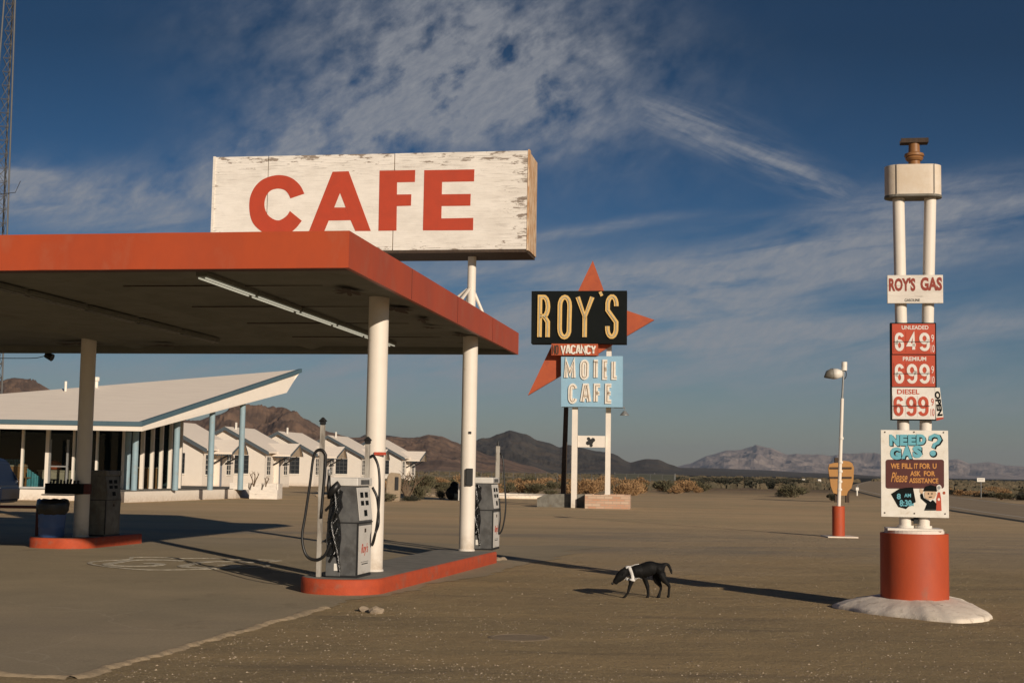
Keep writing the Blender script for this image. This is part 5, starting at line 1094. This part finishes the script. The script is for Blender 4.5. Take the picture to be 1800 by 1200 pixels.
# flood lamp hung from the canopy back edge
fl = CF.l(at(88, 628, 29.6)); bm = newbm()
zl = ZB - .03; q = at(86, 630, 29.6); q = CF.l(q)
tube(bm, [(q.x - .02, DEP - .03, ZB + .02), (q.x, DEP + .05, ZB - .03)], .02, 6); tube(bm, [(q.x - .07, DEP + .0, ZB - .03), (q.x + .08, DEP + .0, ZB - .09)], [.06, .08], 12); put('flood_lamp', bm, M['dark'], cano, smooth=2)
bm = newbm(); tube(bm, smooth_path([(q.x - .06, DEP + .05, ZB - .01), (q.x - .2, DEP + .05, ZB - .07), (q.x - .6, DEP + .05, ZB - .10), (q.x - 2.5, DEP + .05, ZB - .09)], 6), .008, 5); put('lamp_cable', bm, M['dark'], cano)

# ------------------------------------------------------------------ plants and garden pieces
def bush_mesh(name, r, h, n, m_, thin=.02, seed=0, upright=.5, twigs=14):
    rg = random.Random(seed); bm = newbm(); cl = [(rg.uniform(-.6, .6) * r, rg.uniform(-.6, .6) * r, rg.uniform(.25, .8) * h, rg.uniform(.3, .6)) for _ in range(9)]
    for i in range(n):
        cx_, cy_, cz_, cr_ = rg.choice(cl); v = Vector((rg.gauss(0, 1), rg.gauss(0, 1), rg.gauss(0, 1))).normalized() * (rg.random() ** .4) * cr_ * r
        p = Vector((cx_, cy_, cz_)) + Vector((v.x, v.y, v.z * h / r * .7)); p.z = max(.02, p.z)
        d = (Vector((p.x * .8, p.y * .8, h * upright)) + Vector((rg.uniform(-1, 1), rg.uniform(-1, 1), rg.uniform(-.3, 1))) * r * .6).normalized(); l_ = r * rg.uniform(.08, .22); s = d.orthogonal().normalized() * thin * rg.uniform(.6, 1.4)
        s.rotate(Matrix.Rotation(rg.uniform(0, 6.28), 3, d)); bm.faces.new([bm.verts.new(q) for q in (p - s, p + s, p + d * l_ + s * .3, p + d * l_ - s * .3)])
    me_f = bm; 
    return me_f
kinds = {}
for k, (m_, r_, h_) in {'o': (M['leafo'], 1.0, .9), 'g': (M['leafg'], 1.0, .9), 'd': (M['leafd'], 1.0, .7)}.items():
    for v_ in range(2):
        bm = bush_mesh('b', r_, h_, 1500, m_, .03, v_ * 7 + ord(k)); me = bpy.data.meshes.new('foliage'); bm.to_mesh(me); bm.free(); me.materials.append(m_); kinds[(k, v_)] = me
        bm = newbm(); rg = random.Random(v_)
        for i in range(16):
            a_ = rg.uniform(0, 6.28); q = Vector((math.cos(a_) * rg.uniform(.2, .8), math.sin(a_) * rg.uniform(.2, .8), rg.uniform(.4, .85))); tube(bm, [(0, 0, 0), q * .5 + Vector((rg.uniform(-.1, .1), 0, .05)), q], [.03, .02, .008], 4)
        me = bpy.data.meshes.new('stems'); bm.to_mesh(me); bm.free(); me.materials.append(M['twig']); kinds[(k, v_, 's')] = me
nbush = 0
def shrub(px, Y, r_, h_, k, label, group=None):
    global nbush
    q = hz(px, Y, 0); t_ = thing('shrub', q, random.uniform(0, 6), label, 'shrub', group); t_.scale = (r_, r_, h_); v_ = nbush % 2; nbush += 1
    for key, nm in (((k, v_), 'foliage'), ((k, v_, 's'), 'stems')):
        o = bpy.data.objects.new(nm, kinds[key]); COL.objects.link(o); o.parent = t_
    return t_
shrub(672, 74, .65, .95, 'o', 'round orange brown dry bush beside the leaning stone marker, behind the near post')
shrub(668, 70, .8, .42, 'g', 'low grey green bush in the rock bed just right of the near post')
shrub(738, 74, .55, .8, 'g', 'small green bush right of the leaning stone marker')
shrub(775, 77, .4, .45, 'g', 'little dark green tuft left of the second white post')
shrub(722, 72, .45, .35, 'd', 'dark low tuft at the foot of the bare twig plant')
shrub(1388, 105, 1.25, .85, 'g', 'isolated round bush on the gravel lot left of the orange shield sign')
shrub(1380, 108, .8, .6, 'd', 'dark half of the isolated bush on the gravel lot')
shrub(1462, 92, .4, .6, 'd', 'tiny dark bush at the left foot of the orange shield sign')
G1 = 'dry orange desert bushes'; G2 = 'dark desert bushes'
rg = random.Random(11)
for i in range(120):
    px = rg.uniform(735, 1250); Y = rg.uniform(96, 165); 
    if px > 1150: Y = rg.uniform(110, 165)
    k = 'o' if rg.random() < .62 else 'g'; s_ = rg.uniform(.35, 1.1)
    if 985 < px < 1080 and rg.random() < .3: continue
    shrub(px, Y, s_ * 1.1, s_ * rg.uniform(.6, 1.2), k, 'dry orange brush growing on the flat beyond the gravel lot' if k == 'o' else 'grey green brush growing on the flat beyond the gravel lot', 'dry orange brush beyond the lot' if k == 'o' else 'grey green brush beyond the lot')
for i in range(70):
    px = rg.uniform(1180, 1420); Y = rg.uniform(170, 300); s_ = rg.uniform(.9, 1.7); shrub(px, Y, s_ * 1.4, s_ * .8, 'd', 'dark low brush far out on the flat, right of the motel sign', 'dark low brush right of the motel sign')
for i in range(45):
    px = rg.uniform(1640, 1820); Y = rg.uniform(100, 170); q = hz(px, Y, 0)
    xr_ = interp([(a, b) for b, a in [(x, y) for x, y in RL]], Y)
    if q.x < xr_ + RW + 1.6: continue
    k = rg.choice('ddog'); shrub(px, Y, rg.uniform(.6, 1.3), rg.uniform(.4, .8), k, {'d': 'dark brush on the far verge of the highway', 'o': 'dry orange brush on the far verge of the highway', 'g': 'grey green brush on the far verge of the highway'}[k], {'d': 'dark roadside brush', 'o': 'orange roadside brush', 'g': 'green roadside brush'}[k])
# far scrub as one mass
bm = newbm(); rg = random.Random(5)
for i in range(5200):
    Y = 130 + 420 * rg.random() ** 1.3; px = rg.uniform(-50, 1850); q = hz(px, Y, 0); 
    xr_ = interp([(b, a) for a, b in RL], Y)
    if -3 < q.x - xr_ < RW + 3: continue
    if 1150 < px < 1560 and Y < 160: continue
    s_ = rg.uniform(.3, .9) * (1 + Y / 500)
    for k in range(7):
        a_ = rg.uniform(0, 6.28); b_ = rg.uniform(0, .5) * s_; p = Vector((q.x + math.cos(a_) * b_, q.y + math.sin(a_) * b_, 0)); w_ = s_ * .35
        bm.faces.new([bm.verts.new(v) for v in (p + Vector((-w_, rg.uniform(-w_, w_), 0)), p + Vector((w_, rg.uniform(-w_, w_), 0)), p + Vector((w_ * .5, 0, s_ * rg.uniform(.3, .7))), p + Vector((-w_ * .6, 0, s_ * rg.uniform(.3, .7))))])
put('scrub', bm, mat('mixed_far_scrub', (.13, .10, .06), .9, (.06, .055, .035), .05, .9, .42, .58), kind='stuff')
# bare twig plants
def twiggy(px, py, Y, z0, h_, n_, label, seed, m_=None, nm='bare_plant'):
    q = hz(px, Y, z0); t_ = thing(nm, q, 0, label, 'plant'); rg = random.Random(seed)
    for i in range(n_):
        bm = newbm(); a_ = rg.uniform(0, 6.28); p = Vector((0, 0, 0)); d = Vector((math.cos(a_) * .5, math.sin(a_) * .3, 1)).normalized(); pts = [p.copy()]
        for k in range(5): p = p + d * h_ / 5; d = (d + Vector((rg.uniform(-.4, .4), rg.uniform(-.3, .3), .1))).normalized(); pts.append(p.copy())
        tube(bm, pts, [.035, .03, .028, .024, .02, .008], 5)
        for k in (2, 3, 4): tube(bm, [pts[k], pts[k] + Vector((rg.uniform(-.3, .3), rg.uniform(-.2, .2), .25)) * h_], [.02, .006], 4)
        put('stem', bm, m_ or M['twig'], t_)
twiggy(446, 0, 70.6, .62, .75, 3, 'forked bare cactus stalks standing in the white planter box', 3)
twiggy(467, 0, 70.6, .62, .5, 2, 'thin leaning bare twig at the right end of the white planter box', 8)
twiggy(716, 0, 72, 0, 1.5, 9, 'tall bare twig plant just right of the leaning stone marker', 5)
# leaning stone marker
q = hz(692, 71, 0); sm = thing('stone_marker', q, 0, 'tan leaning stone pillar with a small dark fitting, beyond the near post', 'stone pillar')
bm = newbm(); prism(bm, [(-.42, 0), (.30, 0), (.36, 1.15), (.28, 1.38), (-.20, 1.42), (-.34, 1.2)], -.22, .22); bmesh.ops.bevel(bm, geom=bm.edges[:], offset=.04, segments=2, affect='EDGES'); put('pillar', bm, M['stone'], sm)
bm = newbm(); box(bm, .06, .24, -.27, -.221, .55, 1.2, bev=.02); put('fitting', bm, M['dark'], sm)
# black cactus shaped cut-out by the second post
q = hz(799, 76, 0); bc = thing('black_boulder', q, 0, 'black rounded lump of rock just left of the second white post', 'rock')
bm = newbm(); bmesh.ops.create_icosphere(bm, subdivisions=4, radius=.45)
for v in bm.verts: v.co *= 1 + .35 * noise.noise(v.co * 2.6); v.co.z = v.co.z * .9 + .32
b3 = bmesh.ops.create_icosphere(bm, subdivisions=3, radius=.26)
for v in b3['verts']: v.co = v.co * (1 + .3 * noise.noise(v.co * 4)) + Vector((.0, 0, .72))
put('lump', bm, M['sblack'], bc)
q = hz(806, 75, 0); o = None; bm = newbm(); tube(bm, [(0, 0, 0), (0, 0, .9)], .035, 8); o = put('marker_stake', bm, M['letw'], None, label='short white stake beside the black boulder', cat='stake'); o.location = q
# rock border
rg = random.Random(3)
for i in range(34):
    px = 560 + i * 10.4 + rg.uniform(-3, 3)
    if px > 905: break
    q = gr(px, 872 + rg.uniform(-1, 2) - (px - 560) * .006); bm = newbm(); bmesh.ops.create_icosphere(bm, subdivisions=2, radius=rg.uniform(.10, .22))
    for v in bm.verts: v.co = v.co * (1 + .4 * noise.noise(v.co * 7 + Vector((i, 0, 0)))); v.co.z = v.co.z * .6 + .05
    o = put('border_rock', bm, M['stone'], None, label='pale rock in the broken row edging the garden bed beyond the pumps', cat='rock', group='rocks edging the garden bed'); o.location = (q.x, q.y, 0)
# low ring kerb
c_ = gr(898, 874); bm = newbm(); rr = [(2.7 * math.cos(R(k * 10)), 3.4 * math.sin(R(k * 10)), .07 + .03 * noise.noise(Vector((k, 0, 0)))) for k in range(37)]; tube(bm, rr, .14, 8, cap=False)
o = put('ring_kerb', bm, M['mound'], None, smooth=True, label='low pale oval kerb ring on the ground left of the motel sign', cat='kerb'); o.location = (c_.x, c_.y, 0)
# wire fence on the flat
fn = thing('wire_fence', hz(960, 160, 0), 0, 'faint long wire fence crossing the flat behind the brush', 'fence'); f0 = hz(960, 160, 0)
M['fmesh'] = M['ltgrey']
fx0, fx1 = hz(700, 165, 0), hz(1185, 150, 0)
for i in range(26):
    q = fx0.lerp(fx1, i / 25) - f0; bm = newbm(); tube(bm, [q, q + Vector((0, 0, 1.5))], .03, 6); put('post', bm, M['mast'], fn)
bm = newbm()
for z in (.3, .9, 1.45): tube(bm, [fx0 - f0 + Vector((0, 0, z)), fx1 - f0 + Vector((0, 0, z))], .018, 4)
put('wire', bm, M['ltgrey'], fn)
# long low shade-cloth fence seen right of the motel sign
a_, b_ = hz(1080, 175, 0), hz(1186, 170, 0); sf = thing('green_screen_fence', a_, math.atan2(b_.y - a_.y, b_.x - a_.x), 'long grey green screened fence panel behind the orange brush', 'fence'); ln = (b_ - a_).length
bm = newbm(); box(bm, 0, ln, -.02, .02, .1, 1.5); put('screen', bm, mat('screen_cloth', (.12, .125, .10), .9), sf)
for i in range(4): bm = newbm(); tube(bm, [(ln * i / 3, .06, 0), (ln * i / 3, .06, 1.6)], .05, 6); put('post', bm, M['ltgrey'], sf)
# roadside white sign and barrier, markers
q = hz(1724, 118, 0); rs = thing('road_sign', q, 0, 'small white rectangular road sign on a thin post far along the highway', 'sign'); RF = Fr(q)
A_ = RF.p(1717.5, 846.2); B_ = RF.p(1731, 839.8); bm = newbm(); box(bm, A_[0], B_[0], -.02, .02, A_[1], B_[1]); pl = put('plate', bm, M['letw'], rs); bm = newbm(); 
for k in range(2): z = A_[1] + (B_[1] - A_[1]) * (.3 + .35 * k); box(bm, A_[0] + .08, B_[0] - .08, -.026, -.021, z, z + .03)
put('print', bm, M['grey'], pl); bm = newbm(); tube(bm, [(0.05, .05, 0), (.05, .05, A_[1])], .04, 6); put('post', bm, M['ltgrey'], rs)
q = hz(1506.5, 120, 0); mk = thing('marker_post', q, 0, 'stubby white marker post where the highway edge line begins', 'post'); bm = newbm(); tube(bm, [(0, 0, 0), (0, 0, .7)], .07, 10); put('post', bm, M['letw'], mk); bm = newbm(); box(bm, -.12, .12, -.11, -.075, .45, .7); put('reflector_plate', bm, M['letw'], mk)
for px, l_ in ((1412, 'left one of two tiny white markers far out beyond the gravel lot'), (1440, 'right one of two tiny white markers far out beyond the gravel lot')):
    q = hz(px, 260, 0); bm = newbm(); box(bm, -.3, .3, -.3, .3, 0, 1.0, bev=.1); o = put('white_marker', bm, M['letw'], None, label=l_, cat='marker'); o.location = q
# manhole-like lid in the foreground
q = gr(913, 1120, 0); bm = newbm(); lathe(bm, [(.31, .0), (.29, .006), (.26, .007), (.255, .004)], 36); o = put('utility_cover', bm, mat('dusty_iron', (.30, .225, .14), .9, (.22, .165, .10), 8, .9), None, label='dusty round utility cover sunk in the dirt in the foreground', cat='cover'); o.location = (q.x, q.y, 0)
for i, (px, py, s_) in enumerate(((640, 1074, .07), (660, 1077, .09), (873, 985, .09), (884, 984, .07))):
    q = gr(px, py, 0); bm = newbm(); bmesh.ops.create_icosphere(bm, subdivisions=2, radius=s_)
    for v in bm.verts: v.co = v.co * (1 + .4 * noise.noise(v.co * 14 + Vector((i, 0, 0)))); v.co.z = v.co.z * .6 + .02
    o = put('loose_rock', bm, M['stone'], None, label=['small grey rock in the dirt before the long island, left of a pair', 'small grey rock in the dirt before the long island, right of a pair', 'loose stone against the far end of the long red kerb, left of two', 'loose stone against the far end of the long red kerb, right of two'][i], cat='rock'); o.location = (q.x, q.y, 0)

# ------------------------------------------------------------------ dog
DD = 18.25; dgo = gr(1131, 1050.5, 0); DG = Fr((dgo.x, dgo.y, 0), 0)
def dz(x, y, y0=0.0): a_, b_ = DG.p(1000 + x / 8.18, 940 + y / 8.18, y0); return Vector((a_, y0, b_))
bm_v = []; bm_e = []; rad_ = []
def dv(p, r_, par=None):
    bm_v.append(p); rad_.append(r_)
    if par is not None: bm_e.append((par, len(bm_v) - 1))
    return len(bm_v) - 1
K = 18.25 / F / 8.18
hip = dv(dz(1300, 455), (.10, .10)); mid = dv(dz(1235, 465), (.105, .105), hip); mid = dv(dz(1165, 478), (.112, .112), mid); loin = dv(dz(1085, 495), (.12, .12), mid); ch = dv(dz(990, 508), (.128, .128), loin); sh_ = dv(dz(915, 520), (.10, .10), ch)
nk = dv(dz(860, 505), (.062, .072), sh_); nk2 = dv(dz(815, 520), (.055, .062), nk); hd_ = dv(dz(765, 565), (.072, .072), nk2); st_ = dv(dz(725, 600), (.062, .062), hd_); mz_ = dv(dz(682, 662), (.042, .042), st_); ns_ = dv(dz(650, 698), (.036, .036), mz_)
tl0 = dv(dz(1365, 425), (.03, .032), hip); tl_ = dv(dz(1415, 412), (.022, .022), tl0); tl_ = dv(dz(1448, 455), (.020, .020), tl_); tl_ = dv(dz(1465, 510), (.017, .017), tl_); tl_ = dv(dz(1482, 560), (.011, .011), tl_)
def leg(par, pts, y0, rs):
    for (x, y), r_ in zip(pts, rs): par = dv(dz(x, y, y0), (r_, r_), par)
leg(sh_, ((925, 590), (900, 660), (868, 760), (845, 840), (800, 888), (765, 903)), -.05, (.050, .036, .024, .020, .020, .014))
leg(ch, ((1080, 600), (1110, 680), (1135, 770), (1142, 850), (1138, 893), (1105, 905)), .06, (.050, .034, .024, .020, .021, .013))
leg(hip, ((1265, 540), (1245, 620), (1300, 700), (1325, 760), (1305, 840), (1288, 890), (1255, 903)), .06, (.068, .052, .032, .020, .017, .020, .013))
leg(hip, ((1340, 540), (1350, 630), (1410, 690), (1448, 730), (1440, 800), (1433, 870), (1418, 897)), -.05, (.068, .050, .030, .021, .017, .019, .013))
me = bpy.data.meshes.new('dogskel'); me.from_pydata([tuple(v) for v in bm_v], bm_e, []); so = bpy.data.objects.new('dogskel', me); COL.objects.link(so)
sk = so.modifiers.new('s', 'SKIN'); sk.branch_smoothing = .6; sv = me.skin_vertices[0].data
for i, r_ in enumerate(rad_): sv[i].radius = r_
sv[0].use_root = True
so.modifiers.new('sub', 'SUBSURF').levels = 2; so.modifiers['sub'].render_levels = 2
bpy.context.view_layer.update(); dg = bpy.context.evaluated_depsgraph_get(); mes = bpy.data.meshes.new_from_object(so.evaluated_get(dg)); bpy.data.objects.remove(so)
dog = thing('dog', (dgo.x, dgo.y, 0), R(0), 'black dog in a white harness walking left with its head lowered', 'dog')
mes.materials.clear(); mes.materials.append(M['dog']); mes.polygons.foreach_set('use_smooth', [True] * len(mes.polygons)); bo = bpy.data.objects.new('body', mes); COL.objects.link(bo); bo.parent = dog
zmin = min(v.co.z for v in mes.vertices)
for v in mes.vertices: v.co += v.normal * (.004 * noise.noise(v.co * 35) + .006 * noise.noise(v.co * 11))
bmx = bmesh.new(); bmx.from_mesh(mes); tree = BVHTree.FromBMesh(bmx)
for sgn in (-1, 1):
    bm = newbm(); a_ = dz(800, 512); b_ = dz(752, 525); c_ = dz(765, 575)
    v = [bm.verts.new(q) for q in (Vector((a_.x, sgn * .045, a_.z)), Vector((b_.x, sgn * .04, b_.z + .0)), Vector((c_.x, sgn * .075, c_.z)), Vector((a_.x + .01, sgn * .062, a_.z - .03)))]; bm.faces.new(v)
    r_ = bmesh.ops.extrude_face_region(bm, geom=bm.faces[:]); bmesh.ops.translate(bm, vec=(0, sgn * .012, 0), verts=[q for q in r_['geom'] if isinstance(q, bmesh.types.BMVert)]); put('ear', bm, M['dog'], dog)
bm = newbm(); q = dz(626, 694); bmesh.ops.create_icosphere(bm, subdivisions=2, radius=.017); bmesh.ops.translate(bm, verts=bm.verts, vec=q); put('nose', bm, M['black'], dog, smooth=True)
for sgn in (-1, 1):
    bm = newbm(); q = dz(722, 585); bmesh.ops.create_icosphere(bm, subdivisions=2, radius=.009); bmesh.ops.translate(bm, verts=bm.verts, vec=(q.x, sgn * .047, q.z)); put('eye', bm, M['pane'], dog, smooth=True)
hm = newbm()
def strap(pts, w_):
    pts = smooth_path([dz(*p) for p in pts], 6)
    for sgn in (-1, 1):
        pv = None
        for i, p in enumerate(pts):
            d = (pts[min(i + 1, len(pts) - 1)] - pts[max(0, i - 1)]).normalized(); n_ = Vector((-d.z, 0, d.x)); row = []
            for k in (-1, -.33, .33, 1):
                o_ = p + n_ * w_ * k * .5; h_, nn, _, _ = tree.ray_cast(Vector((o_.x, sgn * .6, o_.z)), Vector((0, -sgn, 0)))
                if h_ is None: h_, nn, _, _ = tree.find_nearest(Vector((o_.x, sgn * .02, o_.z)))
                row.append(hm.verts.new(h_ + nn * .006))
            if pv:
                for k in range(3): hm.faces.new((pv[k], pv[k + 1], row[k + 1], row[k]))
            pv = row
strap([(818, 470), (870, 425), (930, 395), (1005, 393)], .026)
strap([(862, 440), (885, 510), (905, 580), (915, 650)], .038)
strap([(800, 655), (850, 630), (915, 640), (960, 650), (1015, 662)], .022)
bmx.free(); ho = put('harness', hm, M['harness'], dog, smooth=True)
sd = ho.modifiers.new('t', 'SOLIDIFY'); sd.thickness = .004

# ------------------------------------------------------------------ air
HAZE = 4.5e-5
bm = newbm(); box(bm, -15900, 15900, -200, 20000, -3, 370)
hm_ = bpy.data.materials.new('haze_air'); hm_.use_nodes = True; t = hm_.node_tree; t.nodes.remove(t.nodes['Principled BSDF']); pv_ = t.nodes.new('ShaderNodeVolumePrincipled'); pv_.inputs['Color'].default_value = (.75, .85, 1, 1); pv_.inputs['Density'].default_value = HAZE; pv_.inputs['Anisotropy'].default_value = .2
t.links.new(pv_.outputs[0], t.nodes['Material Output'].inputs['Volume']); put('haze', bm, hm_, kind='stuff')
